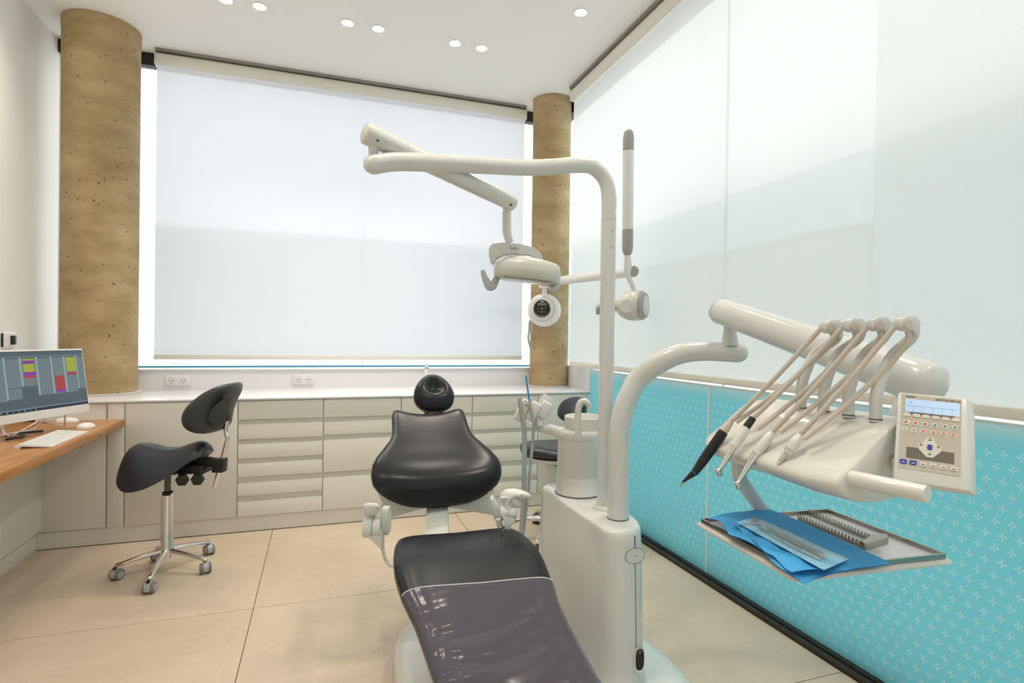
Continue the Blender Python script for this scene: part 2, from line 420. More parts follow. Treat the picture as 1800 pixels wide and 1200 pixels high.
# ---- window wall on the street side
w2 = struct(obj('window_2', join(box(XR-.03, XR+.05, -1.2, YB+.05, 3.205, ZC, .004), box(XR-.03, XR+.05, -1.2, YB+.05, -.006, .05, .004)), M_frame))
for a, b in ((-1.2, .1), (.106, 2.487), (2.493, YB)):
    obj('window_pane', box(XR, XR+.012, a, b, .05, 3.205), M_glass, w2, smooth=0)
for y in (.103, 2.49):
    obj('glass_joint', box(XR-.002, XR+.012, y-.003, y+.003, .05, 3.205), M_top, w2)
obj('privacy_film', ([(XR-.004, -1.1, 1.06), (XR-.004, YB-.05, 1.06), (XR-.004, YB-.05, 2.035), (XR-.004, -1.1, 2.035)], [(0, 1, 2, 3)]), M_film, w2, smooth=0)

# ---- printed glass screen under the blind
gs = thing('printed_glass_screen', 'teal glass screen printed with small white four-petal flowers', 'glass screen', (GX, 1.8, .012))
for a, b in ((-1.2, 2.487), (2.495, 3.89)):
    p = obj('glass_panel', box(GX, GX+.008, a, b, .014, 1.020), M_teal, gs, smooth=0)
obj('joint_strip', box(GX-.003, GX+.008, 2.4868, 2.4952, .014, 1.020), mat('clear_strip', (.92, .90, .84), .2), gs, label='bright white joint between the two panels')
obj('top_edge', box(GX-.002, GX+.010, -1.2, 3.89, 1.020, 1.024), M_white, gs, label='white polished top edge')
tk = struct(obj('trim_1', join(box(1.903, 1.925, -1.2, 3.90, 0, .018, .002), box(1.925, 1.945, -1.2, 3.90, 0, .009), box(1.945, 1.962, -1.2, 3.90, 0, .018, .002), box(1.962, 2.0, -1.2, 3.90, 0, .011, .001)), M_track))

# ---- roller blinds
def blind(ax, pos, a, b, zb, mcl, label, d):
    """ax 0: blind in a plane X=pos running along Y from a to b; ax 1: plane Y=pos running along X. d = towards the room (-1)"""
    def P(t, o, z): return (pos+o, t, z) if ax == 0 else (t, pos+o, z)
    mid = (a+b)/2
    t = thing('roller_blind', label, 'blind', P(mid, 0, zb))
    zt_ = ZC if pos > -2 else 3.098
    zr, rr = zt_-.062, .043
    obj('fabric', ([P(a, 0, zb+.03), P(b, 0, zb+.03), P(b, 0, zr), P(a, 0, zr)], [(0, 1, 2, 3)]), mcl, t, smooth=0)
    obj('roll', cyl(P(a, -.0*d+.0, zr), P(b, 0, zr), rr, n=28), M_cream, t, label='cream cloth wound on the top tube')
    def q(o0, o1, z0, z1, a=a, b=b):
        if ax == 0: return box(pos+min(o0, o1), pos+max(o0, o1), a, b, z0, z1, .004)
        return box(a, b, pos+min(o0, o1), pos+max(o0, o1), z0, z1, .004)
    obj('bottom_bar', q(-.012, .012, zb, zb+.036), M_cream, t, label='cream bottom bar')
    obj('head_rail', q(-.046, .05, zt_-.016, zt_-.0005), mat('rail_grey', (.30, .29, .26), .5), t)
    for e, s in ((a, -1), (b, 1)):
        e0, e1 = sorted((e+s*.002, e+s*.010))
        obj('bracket', q(-.035, .04, zr-.05, zt_-.001, e0, e1), M_white, t)
    return t
blind(1, 4.66, -1.137, 1.686, 1.067, M_blind_b, 'white roller blind pulled down between the two concrete columns', -1)
blind(1, -2.635, -1.28, 1.58, 1.0, M_blind_r, 'white roller blind over the unseen fill window added in the rear wall', 1)  # covers the added rear window and passes its fill light
blind(0, 1.925, -1.1, 4.15, 1.040, M_blind_r, 'long white roller blind hanging above the teal glass screen', -1)

# ---- concrete columns
for (cx, cy, r), lb in (((-1.402, 4.448, .217), 'thick pitted tan concrete column beside the wooden desk'), ((1.862, 4.453, .1635), 'slim tan concrete column in the corner carrying the x-ray control box')):
    t = thing('concrete_column', lb, 'column', (cx, cy, ZT+.002))
    z1 = ZC-.001
    pr = [(r, 0), (r, .6), (r-.0012, .601), (r-.0012, .604), (r, .605), (r, 1.31), (r-.0012, 1.311), (r-.0012, 1.314), (r, 1.315), (r, z1-ZT-.072), (r+.003, z1-ZT-.066), (r+.003, z1-ZT-.002)]
    obj('shaft', lathe((cx, cy, ZT+.002), pr, n=56), M_conc, t, smooth=50)
    obj('base_ring', ringlathe((cx, cy, ZT+.002), [(r+.001, 0), (r+.028, 0), (r+.028, .004), (r+.001, .006)], n=48), M_top, t, label='white sealing ring')

# ---- ceiling downlights
LENS = mat('lit_lens', (1, .95, .85), .5, emit=(1.0, .93, .82), estr=14)
def downlight(x, y, label):
    t = thing('ceiling_downlight', label, 'ceiling light', (x, y, ZC-.001), 'recessed round ceiling downlights')
    obj('trim_ring', ringlathe((x, y, ZC-.0005), [(.0375, 0), (.044, 0), (.044, -.003), (.0375, -.005)], n=28), M_white, t)
    obj('lens', lathe((x, y, ZC-.0005), [(.037, 0), (.037, -.003), (.001, -.0032)], n=28), LENS, t)
    return t
def spot(x, y, tilt=0.0):
    l = bpy.data.lights.new('downlight_lamp', 'SPOT'); l.energy = LAMP_W; l.color = LAMP_COL; l.spot_size = R(100); l.spot_blend = 1.0; l.shadow_soft_size = .04
    o = bpy.data.objects.new('downlight_lamp', l); COL.objects.link(o); o.location = (x, y, ZC-.012); o.rotation_euler = (0, tilt, 0); return o
_dl = None
_pos = [(x, 3.81, 'round lit ceiling downlight of the pair nearest the '+w_) for w_, xs_ in (('thick concrete column', (-.57, -.38)), ('middle of the back blind', (.144, .339)), ('slim concrete column', (.858, 1.048))) for x in xs_] + [(x, 3.81, 'round lit ceiling downlight in the paired row along the back blind') for x in ()] + \
       [(1.511, y, 'round lit ceiling downlight in the row along the long side blind, mostly added out of view') for y in (3.178, 2.985, 1.95, 1.76, 0.0, -.19)] + \
       [(x, y, 'round lit ceiling downlight over the middle of the room') for y in (1.5, -.4) for x in (-.9, -.71, .2, .39)] + [(x, -1.8, 'round lit ceiling downlight over the middle of the room') for x in (-.9, .3, 1.2)] + [(-1.2, y, 'round lit ceiling downlight added out of view to brighten the desk wall') for y in (3.50, 3.31, 1.6, 1.41)]  # rows out of view are added lamps that lift the room brightness
for x, y, lb in _pos:
    if _dl is None: _dl = downlight(x, y, lb)
    else: dup(_dl, (x-_dl.location.x, y-_dl.location.y, 0), lb)
    spot(x, y, R(24) if x > 1.4 else (R(38) if x < -1.1 else 0.0))      # the rows along the walls are swivelled: away from the blind, onto the desk wall

# ================================================================== CABINETS
ZD0, ZD1 = .10, .838
six = [(.717, .836), (.592, .688), (.470, .563), (.353, .440), (.234, .317), (.102, .198)]
four = [(.717, .836), (.599, .687), (.353, .569), (.102, .319)]
def cabinet(x0, x1, kind, label):
    t = thing('base_cabinet', label, 'cabinet', ((x0+x1)/2, 4.2, ZD0), 'run of base cabinets')
    obj('body', box(x0+.0005, x1-.0005, 3.911, 4.54, ZD0, ZD1), M_cab, t, smooth=0)
    g = .0022
    if kind == 'door':
        obj('door', box(x0+g, x1-g, 3.896, 3.9105, ZD0+.002, .836, .002), M_cab, t)
    elif kind == 'panel':
        obj('front_panel', box(x0+g, x1-g, 3.899, 3.9105, ZD0+.002, .836, .002), M_cab, t)
    else:
        for a, b in kind:
            top = b if b > .8 else b
            sec = [(0, a), (0, top-.010), (.005, top), (.0145, top), (.0145, a)]
            geo = loft([[(x, 3.896+o, z) for o, z in sec] for x in (x0+g, x1-g)])
            obj('drawer', bevelled(geo, .0012, 1), M_cab, t)
    return t
cabinet(-1.54, -1.19, 'panel', 'cream base cabinet panel under the end of the wooden desk')
cabinet(-1.188, -1.098, 'door', 'narrow cream filler cabinet where the wooden desk meets the cabinet row')
cabinet(-1.098, -.488, 'door', 'cream base cabinet with one plain door behind the saddle stool')
cabinet(-.488, .024, six, 'cream base cabinet of six drawers beside the plain door behind the saddle stool')
cabinet(.024, .533, four, 'cream base cabinet of two shallow and two deep drawers, seen left of the headrest')
cabinet(.533, 1.04, four, 'cream drawer cabinet mostly hidden by the dental chair headrest')
cabinet(1.04, 1.55, six, 'cream base cabinet of six drawers behind the suction hoses')
cabinet(1.55, 1.996, 'door', 'cream base cabinet with plain door at the corner by the glass screen')
bp = struct(obj('baseboard_back', box(-1.54, 1.996, YC, 3.920, .004, .0985), M_cab))
struct(obj('gap_shade_strip', box(-1.54, 1.996, YC+.002, 3.918, -.004, .004), M_gap))  # black strip drawn for the shade in the gap under the plinth
# solid worktop, lies on the whole row
wt = tag(obj('worktop', box(XL+.002, 1.998, 3.89, 4.549, .840, ZT, .002), M_top), 'long white solid worktop running over the base cabinets under the window', 'worktop')

# low panelling along the left wall, under the desk
lp = thing('low_side_cabinet', 'cream low cabinet front along the left wall under the desk', 'cabinet', (-1.64, 2.9, 0))
obj('front_panel', box(-1.545, -1.50, 1.2, 3.899, .118, .698, .002), M_cab, lp)
obj('body', box(XL+.001, -1.546, 1.2, 3.899, .0, .698), M_cab, lp, smooth=0)
struct(obj('baseboard_left', box(-1.545, -1.532, 1.2, 3.904, 0, .112, .001), M_cab))

# double sockets on the upstand
for x, lb in ((-.962, 'white double wall socket near the thick concrete column'), (-.117, 'white double wall socket above the six-drawer cabinet'), ):
    z = .921
    t = thing('double_socket', lb, 'wall socket', (x, 4.55, z), 'white double sockets above the worktop')
    obj('plate', box(x-.078, x+.078, 4.541, 4.5495, z-.038, z+.038, .003), M_top, t)
    for s in (-.038, .036):
        o = obj('socket_well', ringlathe((x+s, 4.5408, z), [(.0195, 0), (.0195, .0012), (.0225, .0018), (.0232, 0.0)], ax=(0, -1, 0), n=24), M_lgrey, t)
        for h in (-.0095, .0095): obj('pin_hole', cyl((x+s+h, 4.5409, z), (x+s+h, 4.5400, z), .0036, n=10), M_black, o)
        obj('earth_clip', box(x+s-.004, x+s+.004, 4.5396, 4.5409, z-.020, z-.0155), M_dgrey, o)
# tap on the worktop
fx, fy = .80, 4.42
t = thing('tap', 'chrome mixer tap standing on the worktop behind the headrest', 'tap', (fx, fy, ZT))
obj('body', lathe((fx, fy, ZT), [(.026, 0), (.026, .006), (.017, .01), (.017, .135), (.02, .14), (.02, .165), (.016, .172)], n=20), M_chrome, t)
obj('spout', tube([(fx, fy-.01, ZT+.09), (fx+.01, fy-.06, ZT+.11), (fx+.015, fy-.12, ZT+.10)], .0105, n=12), M_chrome, t)
obj('lever', obox((fx-.007, fy-.007, ZT+.172), (.014, 0, 0), (0, .01, .003), (-.003, -.004, .018), .003), M_chrome, t)

# ================================================================== DESK
dk = thing('desk', 'orange wooden desk top fixed along the left wall', 'desk', (-1.42, 2.6, .70))
obj('top', box(XL+.002, -1.101, 1.2, 3.8945, .7005, .743, .003), M_wood, dk)

# all-in-one computer
A = at(151, 668, 3.05); B = at(0, 682, 2.57)
dirx = V((A.x-B.x, A.y-B.y, 0)).normalized()           # towards the right end of the screen
nrm = V((dirx.y, -dirx.x, 0)); nrm = nrm if nrm.x > 0 else -nrm
tilt = R(8); upv = (V((0, 0, 1))*math.cos(tilt)-nrm*math.sin(tilt)); nn = nrm*math.cos(tilt)+V((0, 0, 1))*math.sin(tilt)
MR = at(158.5, 722.5, 3.05); W, Hh = .545, .345
MO = MR-dirx*W
mo = thing('computer_monitor', 'white all-in-one computer showing a coloured appointment calendar', 'computer', tuple(MO+dirx*W/2-nn*.05-V((0, 0, (MO.z-.743)))))
obj('casing', obox(MO-nn*.022, dirx*W, upv*Hh, nn*.022, .004), M_white, mo)
obj('rear_housing', bevelled(obox(MO+dirx*.14+upv*.05-nn*.05, dirx*(W-.28), upv*.18, nn*.03), .01), M_white, mo)
def scr(u, v, w, h, m, name='screen_block', par=None, lift=.0004, label=None):
    o = MO+dirx*u+upv*v+nn*lift
    return obj(name, ([tuple(o), tuple(o+dirx*w), tuple(o+dirx*w+upv*h), tuple(o+upv*h)], [(0, 1, 2, 3)]), m, par or mo, smooth=0, label=label)
def em(name, c, s=.8): return mat(name, (0.01, 0.01, 0.01), .3, emit=c, estr=s)
sw, sh, sx, sy = W-.016, Hh-.055, .008, .045
sc = scr(sx-.002, sy-.002, sw+.004, sh+.004, mat('screen_border', (.01, .01, .012), .2), 'bezel')
base = scr(sx, sy, sw, sh, em('screen_slate', (.075, .11, .13)), 'screen', lift=.0006, label='lit calendar screen')
def sb(fx_, fy_, fw, fh, nm, c, l=.0009): scr(sx+fx_*sw, sy+fy_*sh, fw*sw, fh*sh, em(nm, c), 'screen_block', base, l)
sb(0, .90, 1, .03, 'screen_bar', (.12, .18, .20)); sb(0, 0, 1, .045, 'screen_taskbar', (.012, .02, .05)); sb(0, .045, 1, .008, 'screen_line', (.35, .5, .6))
for i in range(8): sb(.02+i*.055, .012, .014, .02, 'screen_icon%d' % (i % 3), [(.1, .3, .5), (.4, .35, .1), (.4, .5, .6)][i % 3], .0012)
colx = [(.02, .13), (.175, .125), (.33, .125), (.49, .12), (.645, .115), (.79, .12), (.93, .07)]
for i, (x, w) in enumerate(colx):
    lo = [.2, .22, .42, .25, .25, .25, .30][i]
    sb(x-.028, lo, .024, .9-lo, 'screen_pale', (.30, .40, .44)); sb(x, lo, w, .88-lo, 'screen_col', (.16, .22, .235), .0010)
def ev(ci, y0, y1, nm, c): x, w = colx[ci]; sb(x+.006, y0, w-.012, y1-y0, nm, c, .0013)
YEL, PUR, RED = (.38, .42, .03), (.26, .015, .36), (.42, .04, .045)
ev(2, .80, .85, 'ev_p', PUR); ev(2, .85, .88, 'ev_y', YEL); ev(2, .66, .79, 'ev_y', YEL); ev(2, .60, .655, 'ev_p', PUR); ev(2, .555, .595, 'ev_r', RED)
ev(2, .515, .52, 'ev_r', RED); ev(2, .47, .475, 'ev_r', RED)
ev(4, .31, .56, 'ev_r', RED); ev(4, .27, .31, 'ev_p', PUR); ev(5, .62, .88, 'ev_y', YEL); ev(5, .56, .61, 'ev_r', RED); ev(1, .4, .41, 'ev_d', (.03, .05, .06))
# wire foot
zf = .7515
c0 = MO+dirx*W*.5-nn*.03
def Dk(p): return V((p.x, p.y, zf))
f1 = on(8, 762, 2, zf); f2 = on(20, 767, 2, zf); f3 = on(66, 741, 2, zf); f4 = on(133, 748, 2, zf)
base_pt = MO+dirx*W*.42-nn*.035+upv*.03
obj('stand', tube([base_pt, V((f1.x-.03, f1.y+.03, .80)), f1, f2, f3, V((f4.x-.05, f4.y, zf)), MO+dirx*W*.80-nn*.04+upv*.03], .0045, n=8, k=1), M_white, mo, label='white bent-wire stand')
obj('stand_rear', tube([MO+dirx*W*.3-nn*.04+upv*.04, Dk(MO+dirx*W*.28-nn*.16), Dk(MO+dirx*W*.7-nn*.16), MO+dirx*W*.66-nn*.04+upv*.04], .0045, n=8, k=1), M_white, mo)
# cables, keyboard, mice
P0 = Dk(MO+dirx*.34-nn*.08)
tag(obj('cable', tube([P0, P0+V((-.03, -.06, .004)), P0+V((-.04, -.14, .012)), P0+V((.0, -.19, .006)), P0+V((-.05, -.24, .0))], .006, n=8), M_black), 'black cable bundle lying behind the computer stand', 'cable')
K = [on(33, 786, 2, .7435), on(91, 786, 2, .7435), on(160, 758, 2, .7435), on(113, 755, 2, .7435)]
kb0 = (K[0]+K[3])/2; kax = ((K[3]-K[0]).normalized()+(K[2]-K[1]).normalized()).normalized(); kup = V((-kax.y, kax.x, 0)); kup = kup if kup.x < 0 else -kup
kb = thing('keyboard', 'slim white keyboard lying in front of the computer', 'keyboard', tuple(K[1]))
KL, KW = .42, .135
ko = K[1]+kax*.0
sec = [(0, 0), (0, .004), (KW-.01, .016), (KW, .014), (KW, 0), (KW-.02, 0), (KW-.022, .008), (.004, .0005)]
obj('base', loft([[ko+kax*t_+kup*a+V((0, 0, b)) for a, b in sec] for t_ in (0, KL)]), M_white, kb)
for r_ in range(5):
    for c_ in range(14):
        a = .010+r_*.0225; z = .004+a*.0126/.125*1.0
        o = ko+kax*(.010+c_*.0287)+kup*a+V((0, 0, z+.0003))
        obj('key', obox(o, kax*.0255, (kup*.0195+V((0, 0, .0019))), V((0, 0, .0016)), 0), M_white, kb, smooth=0)
def mouse(c, ax, label):
    ax = V(ax).normalized(); sd = V((-ax.y, ax.x, 0))
    t = thing('computer_mouse', label, 'mouse', tuple(c))
    rings = []
    for i in range(13):
        s = -1+2*i/12; w = .031*math.sqrt(max(0, 1-s**4))*1.0+.001; h = .024*math.sqrt(max(0, 1-(s*.96+.05)**2))+.003
        cc = V(c)+ax*(s*.056)
        rings.append([cc+sd*(w*math.cos(q))+V((0, 0, max(0, h*math.sin(q)))) for q in [PI*j/10 for j in range(11)]])
    obj('shell', loft(rings, True, True, True), M_white, t, smooth=60)
    obj('wheel', cyl(V(c)+ax*.034+sd*.003+V((0, 0, .0165)), V(c)+ax*.034-sd*.003+V((0, 0, .0165)), .006, n=14), M_lgrey, t)
    return t
mouse(on(150, 751, 2, .7435), (.25, 1, 0), 'white computer mouse lying beside the keyboard end')
mouse(V((-1.365, 3.845, .7435)), (1, .1, 0), 'white computer mouse lying behind the computer near the cabinet')
# wall intercom / switch
t = thing('wall_switch', 'white rounded wall control with black centre above the desk', 'wall switch', (XL, 4.075, 1.155))
obj('plate', bevelled(box(XL, XL+.022, 4.025, 4.135, 1.155, 1.252), .009, 3), M_white, t)
obj('side_shadow_strip', box(XL, XL+.009, 4.017, 4.026, 1.165, 1.245, .003), M_black, t, label='black strip standing for the shadow beside the plate')  # black strip stands in for the shadow at the plate side
obj('button_block', box(XL+.022, XL+.034, 4.072, 4.118, 1.178, 1.232, .003), M_black, t)

# ================================================================== OUTSIDE
M_fac = mat('render_facade', (.68, .70, .70), .9, var=.06)
M_fac2 = mat('render_facade_pale', (.70, .70, .66), .9, var=.06)
M_win = mat('far_window', (.12, .15, .18), .15)
struct(obj('ground', box(-40, 40, -30, 60, -.5, -.14), mat('street_paving', (.76, .75, .73), .9, var=.05)))
def house(name, label, x0, x1, y0, y1, h, m, face):
    t = thing(name, label, 'building', ((x0+x1)/2, (y0+y1)/2, -.14))
    obj('wall', box(x0, x1, y0, y1, -.14, h), m, t, smooth=0)
    obj('roof', box(x0-.1, x1+.1, y0-.1, y1+.1, h, h+.12), m, t, smooth=0)
    return t
house('neighbour_building', 'grey building across the street, faint through the side blind', 16, 24, -22, 12.65, 13, M_fac, 'x')
house('garden_annexe', 'low pale building beyond the side window, faint through the blind', 16.3, 24, 13.0, 42, 5.0, M_fac2, 'x')
# ================================================================== STOOLS
CFh = V((CF.x, CF.y, 0)).normalized(); CRh = V((CR.x, CR.y, 0)).normalized()
def caster(par, p, ang, m_wheel, m_hood, r=.027):
    p = V(p); a = V((math.cos(ang), math.sin(ang), 0)); f = V((-a.y, a.x, 0))
    o = obj('caster', loft([[p+a*s+f*(math.cos(q)*r*1.08)+V((0, 0, r+math.sin(q)*r*1.16)) for q in [R(-20+i*20) for i in range(12)]] + [] for s in (-.013, -.009, .009, .013)]), m_hood, par)
    for s in (-1, 1):
        obj('wheel', cyl(p+a*(s*.0135)+V((0, 0, r)), p+a*(s*.026)+V((0, 0, r)), r, n=20, b=.004), m_wheel, o)
        obj('hub_cap', cyl(p+a*(s*.026)+V((0, 0, r)), p+a*(s*.0275)+V((0, 0, r)), r*.62, n=16), m_hood, o)
    obj('stem', cyl(p+f*.012+V((0, 0, r*2)), p+f*.012+V((0, 0, .066)), .0085, n=10), M_black, o)
    return o

# ---- saddle stool in front of the plain door
SD = 2.955
hub = V((-.757, 3.385, 0))
st = thing('saddle_stool', 'black saddle stool with chrome five-star base in front of the plain cabinet door', 'stool', tuple(hub))
SEC = [(225.5, 803, 810, .04), (228, 793, 823, .09), (235, 784, 837, .13), (246, 778.5, 846, .155), (258, 778.5, 850, .17), (272, 781, 849, .178), (288, 785, 845.5, .175), (303, 786, 839, .165), (319, 784, 830, .15), (334, 779, 819.5, .13), (348, 775, 808, .11), (358, 776, 801, .09), (365, 781, 796, .065), (368.5, 787, 791, .03)]
rings = []
SEC = [tuple(q) for q in [(a.x, a.y, a.z, b.x) for a, b in zip(cr([(s[0], s[1], s[2]) for s in SEC], 3), cr([(s[3], 0, 0) for s in SEC], 3))]]
for x, yt, yb, w in SEC:
    w = max(w, .02); yb = max(yb, yt+3)
    c = at(x, yt, SD); zb = at(x, yb, SD).z; zt = c.z; ring = []
    for i in range(17):
        q = -1+2*i/16; ring.append(V((c.x, c.y, zt-(zt-zb)*abs(q)**2.3))+CFh*(w*q))
    for i in range(15, 0, -1):
        q = -1+2*i/16; ring.append(V((c.x, c.y, zt-(zt-zb)*(abs(q)**2.3)-min(.055, (zt-zb)*.8)*(1-abs(q)**3)))+CFh*(w*.97*q))
    rings.append(ring)
obj('seat', loft(rings), M_vinylb, st, smooth=60)
def S(x, y, dd=0): return at(x, y, SD+dd)
obj('tilt_mechanism', join(obox(S(306, 833, -.05), CRh*.15, CFh*.10, V((0, 0, .045)), .006), bevelled(prism([S(330, 812, -.02), S(352, 822, -.02), S(392, 818, -.02), S(392, 808, -.02), S(352, 804, -.02)], CFh*.04), .003)), M_black, st)
obj('rod_clamp', obox(S(371, 831, -.03), CRh*.058, CFh*.055, V((.004, 0, .072)), .005), M_black, st)
for kx, ky, px, py in ((321, 843, 312, 824), (348, 842, 356, 822)):
    k = obj('lever', cyl(S(px, py, -.04), S(kx, ky, -.07), .008, n=10), M_black, st)
    obj('lever_knob', lathe(S(kx, ky, -.075), [(.012, -.02), (.031, -.008), (.034, .006), (.024, .017)], ax=(-.1, -1, .25), n=6), M_black, k)
obj('backrest_rod', tube([S(399, 738, .0), S(397, 757, .0), S(400, 768, .0), S(398, 780, 0), S(391, 808, 0), S(383, 834, 0), S(377, 856, 0)], .0115, n=12, ratio=1.0, k=4), M_chrome, st)
obj('backrest_bracket', obox(S(391, 741, -.03), CRh*.022, CFh*.05, V((0, 0, .05)), .006), M_black, st)
poly = [(349, 735), (351, 722), (360, 707), (377, 691), (396, 678), (410, 672.5), (416.5, 676), (415, 688), (408, 702), (401, 720), (397, 737), (394, 751), (381, 758), (366, 757), (354, 748)]
pc = V((383, 718, 0))
polys = [(q.x, q.y) for q in cr([(x, y, 0) for x, y in poly+[poly[0]]], 3)[:-1]]
rings = []
for i in range(15):
    q = -1+2*i/14; s = (max(0, 1-abs(q)**3.2))**.45*.5+.5
    if abs(q) > .99: s = .42
    bend = -.035*(q*q)       # wraps towards the sitter
    rings.append([at(pc.x+(x-pc.x)*s, pc.y+(y-pc.y)*s, SD)+CFh*(.165*q)+CRh*bend for x, y in polys])
b_ = obj('backrest', loft(rings), mat('grey_vinyl', (.045, .05, .053), .4, spec=.4), st, smooth=60)
pol2 = [(365, 738), (368, 723), (379, 711), (395, 700), (409, 690), (405, 708), (399, 728), (395, 746), (376, 748)]
obj('back_panel', bevelled(loft([[at(x, y, SD-.150) for x, y in pol2], [at(x, y, SD-.08) for x, y in pol2]]), .008, 2), MATS['grey_vinyl'], b_)
obj('gas_lift', lathe(hub, [(.0155, .42), (.0155, .545)], n=18), mat('gunmetal', (.12, .11, .10), .3, .8), st)
obj('column', lathe(hub, [(.02, .075), (.033, .078), (.033, .12), (.0295, .13), (.0295, .405), (.024, .412)], n=24), M_chrome, st)
obj('column_cap', lathe(hub, [(.0255, .408), (.0255, .420), (.0155, .424)], n=20), M_black, st)
CP = [on(205, 1018, 2, 0), on(262, 1042, 2, 0), on(361, 1007, 2, 0), on(367, 974, 2, 0), on(277, 985, 2, 0)]
for i, p in enumerate(CP):
    dr = V((p.x-hub.x, p.y-hub.y, 0)); e = hub+dr*.99
    obj('base_arm', tube([hub+dr.normalized()*.012+V((0, 0, .112)), hub+dr*.5+V((0, 0, .096)), e+V((0, 0, .073))], [.019, .016, .0135], n=12, k=4, cap='round', ratio=.75), M_chrome, st)
    caster(st, p, [2.6, 3.0, .3, .5, 2.9][i], M_lgrey if False else mat('grey_rubber', (.20, .21, .21), .5), mat('caster_grey', (.40, .42, .43), .4))

# ---- assistant stool behind the unit
h2 = V((1.39, 3.235, 0))
s2 = thing('assistant_stool', 'round-seated black stool with pale column behind the dental unit', 'stool', tuple(h2))
SZ = .60
rings = []
for a_, z_ in ((.02, .0), (.13, .0), (.195, .006), (.222, .018), (.23, .036), (.222, .055), (.19, .068), (.12, .062), (.03, .056)):
    rings.append([h2+V((0.02+a_*1.0*math.cos(t_)*(1.0), a_*.95*math.sin(t_), SZ-.07+z_+(.012*math.cos(2*t_)*(a_/.23)**2 if z_ > .03 else 0))) for t_ in [2*PI*i/72 for i in range(72)]])
obj('seat', loft(rings), M_vinylb, s2, smooth=60)
obj('seat_pan', lathe(h2+V((.02, 0, 0)), [(.05, SZ-.115), (.12, SZ-.112), (.19, SZ-.085), (.205, SZ-.071)], n=32), M_lgrey, s2)
obj('mechanism', box(h2.x-.06, h2.x+.06, h2.y-.04, h2.y+.04, SZ-.14, SZ-.105, .006), M_lgrey, s2)
obj('height_lever', cyl((h2.x-.02, h2.y-.03, SZ-.12), (h2.x+.02, h2.y-.20, SZ-.122), .007, n=10), M_black, s2)
obj('gas_lift', lathe(h2, [(.030, .10), (.036, .12), (.036, .30), (.042, .303), (.042, SZ-.13)], n=22), M_lgrey, s2)
for i in range(5):
    a_ = R(231+72*i); e = h2+V((math.cos(a_)*.30, math.sin(a_)*.30, 0))
    obj('base_arm', tube([h2+V((math.cos(a_)*.01, math.sin(a_)*.01, .13)), h2+V((math.cos(a_)*.16, math.sin(a_)*.16, .122)), e+V((0, 0, .080))], [.024, .021, .016], n=12, k=5, cap='round', ratio=.8), M_chrome, s2)
    caster(s2, e, a_+.5*(i % 2), M_black, mat('taupe_hub', (.30, .27, .24), .5), r=.031)
# backrest pad and its arm
bc = at(1016, 722, 3.56)
rings = []
for i in range(25):
    q = -1+2*i/24; s = max(0, 1-abs(q)**3)**.5*.75+.25
    rings.append([bc+V((.0, .16*q, 0))+V((-.06*q*q, 0, 0))+V((.035*s*math.cos(t_)+.03*math.sin(t_)*s, 0, .085*s*math.sin(t_))) for t_ in [2*PI*j/32 for j in range(32)]])
obj('backrest', loft(rings), M_vinylb, s2, smooth=60)
obj('backrest_arm', tube([h2+V((.03, .0, SZ-.12)), V((bc.x+.03, h2.y+.01, SZ-.11)), V((bc.x+.075, bc.y-.01, SZ+.0)), V((bc.x+.055, bc.y, bc.z-.0))], .012, n=10), M_lgrey, s2)

# ================================================================== DENTAL CHAIR
CA = R(2.0); CO = V((.507, 2.08, 0))
EU = V((math.cos(CA), -math.sin(CA), 0)); EV = V((math.sin(CA), math.cos(CA), 0)); EZ = V((0, 0, 1))
def cl(u, v, z): return CO+EU*u+EV*v+EZ*z
ch = thing('dental_chair', 'reclined dental patient chair with charcoal upholstery and grey armrests', 'dental chair', tuple(cl(0, -.35, 0)))
# seat and leg rest: stations (v, half width, top z, half thickness)
ST = [(.052, .15, .488, .012), (.046, .185, .503, .026), (.030, .212, .518, .04), (.0, .232, .530, .047), (-.05, .245, .5335, .05), (-.11, .254, .533, .052), (-.17, .2585, .529, .052), (-.215, .260, .522, .052), (-.265, .257, .511, .051), (-.34, .248, .4925, .049), (-.40, .236, .4785, .047), (-.47, .222, .4635, .046), (-.58, .212, .446, .044), (-.70, .203, .433, .042), (-.81, .196, .423, .040), (-.95, .190, .414, .038), (-1.08, .185, .407, .036), (-1.15, .172, .402, .030), (-1.175, .145, .395, .016)]
def seat_ring(v, w, zt, h, grow=0.0, n=44, part=None):
    out = []
    for i in range(n):
        t_ = 2*PI*i/n; ct, sn = math.cos(t_), math.sin(t_)
        x = math.copysign(abs(ct)**(2/3.6), ct); y = math.copysign(abs(sn)**(2/3.0), sn)
        uu = (w+grow)*x; zz = zt-h+(h+grow)*y
        if sn > 0: zz -= .016*(1-min(1, (uu/w)**2))*min(1, w/.2)
        dv = -.022*(1-min(1, (uu/w)**2)) if v > .02 else 0
        out.append(cl(uu, v+dv, zz))
    return out
def interp(tab, k=4):
    out = []
    for i in range(len(tab)-1):
        for j in range(k):
            t_ = j/k; out.append(tuple(a+(b-a)*t_ for a, b in zip(tab[i], tab[i+1])))
    return out+[tab[-1]]
obj('seat', loft([seat_ring(*s) for s in interp(ST, 2)]), M_vinyl, ch, smooth=60)
obj('seat_shell', loft([[cl(u*.86*w, v, z_) for u, z_ in ((-1, zt-2*h+.004), (1, zt-2*h+.004), (.8, zt-2*h-.045), (-.8, zt-2*h-.045))] for v, w, zt, h in ST[3:-2]]), M_unit, ch)
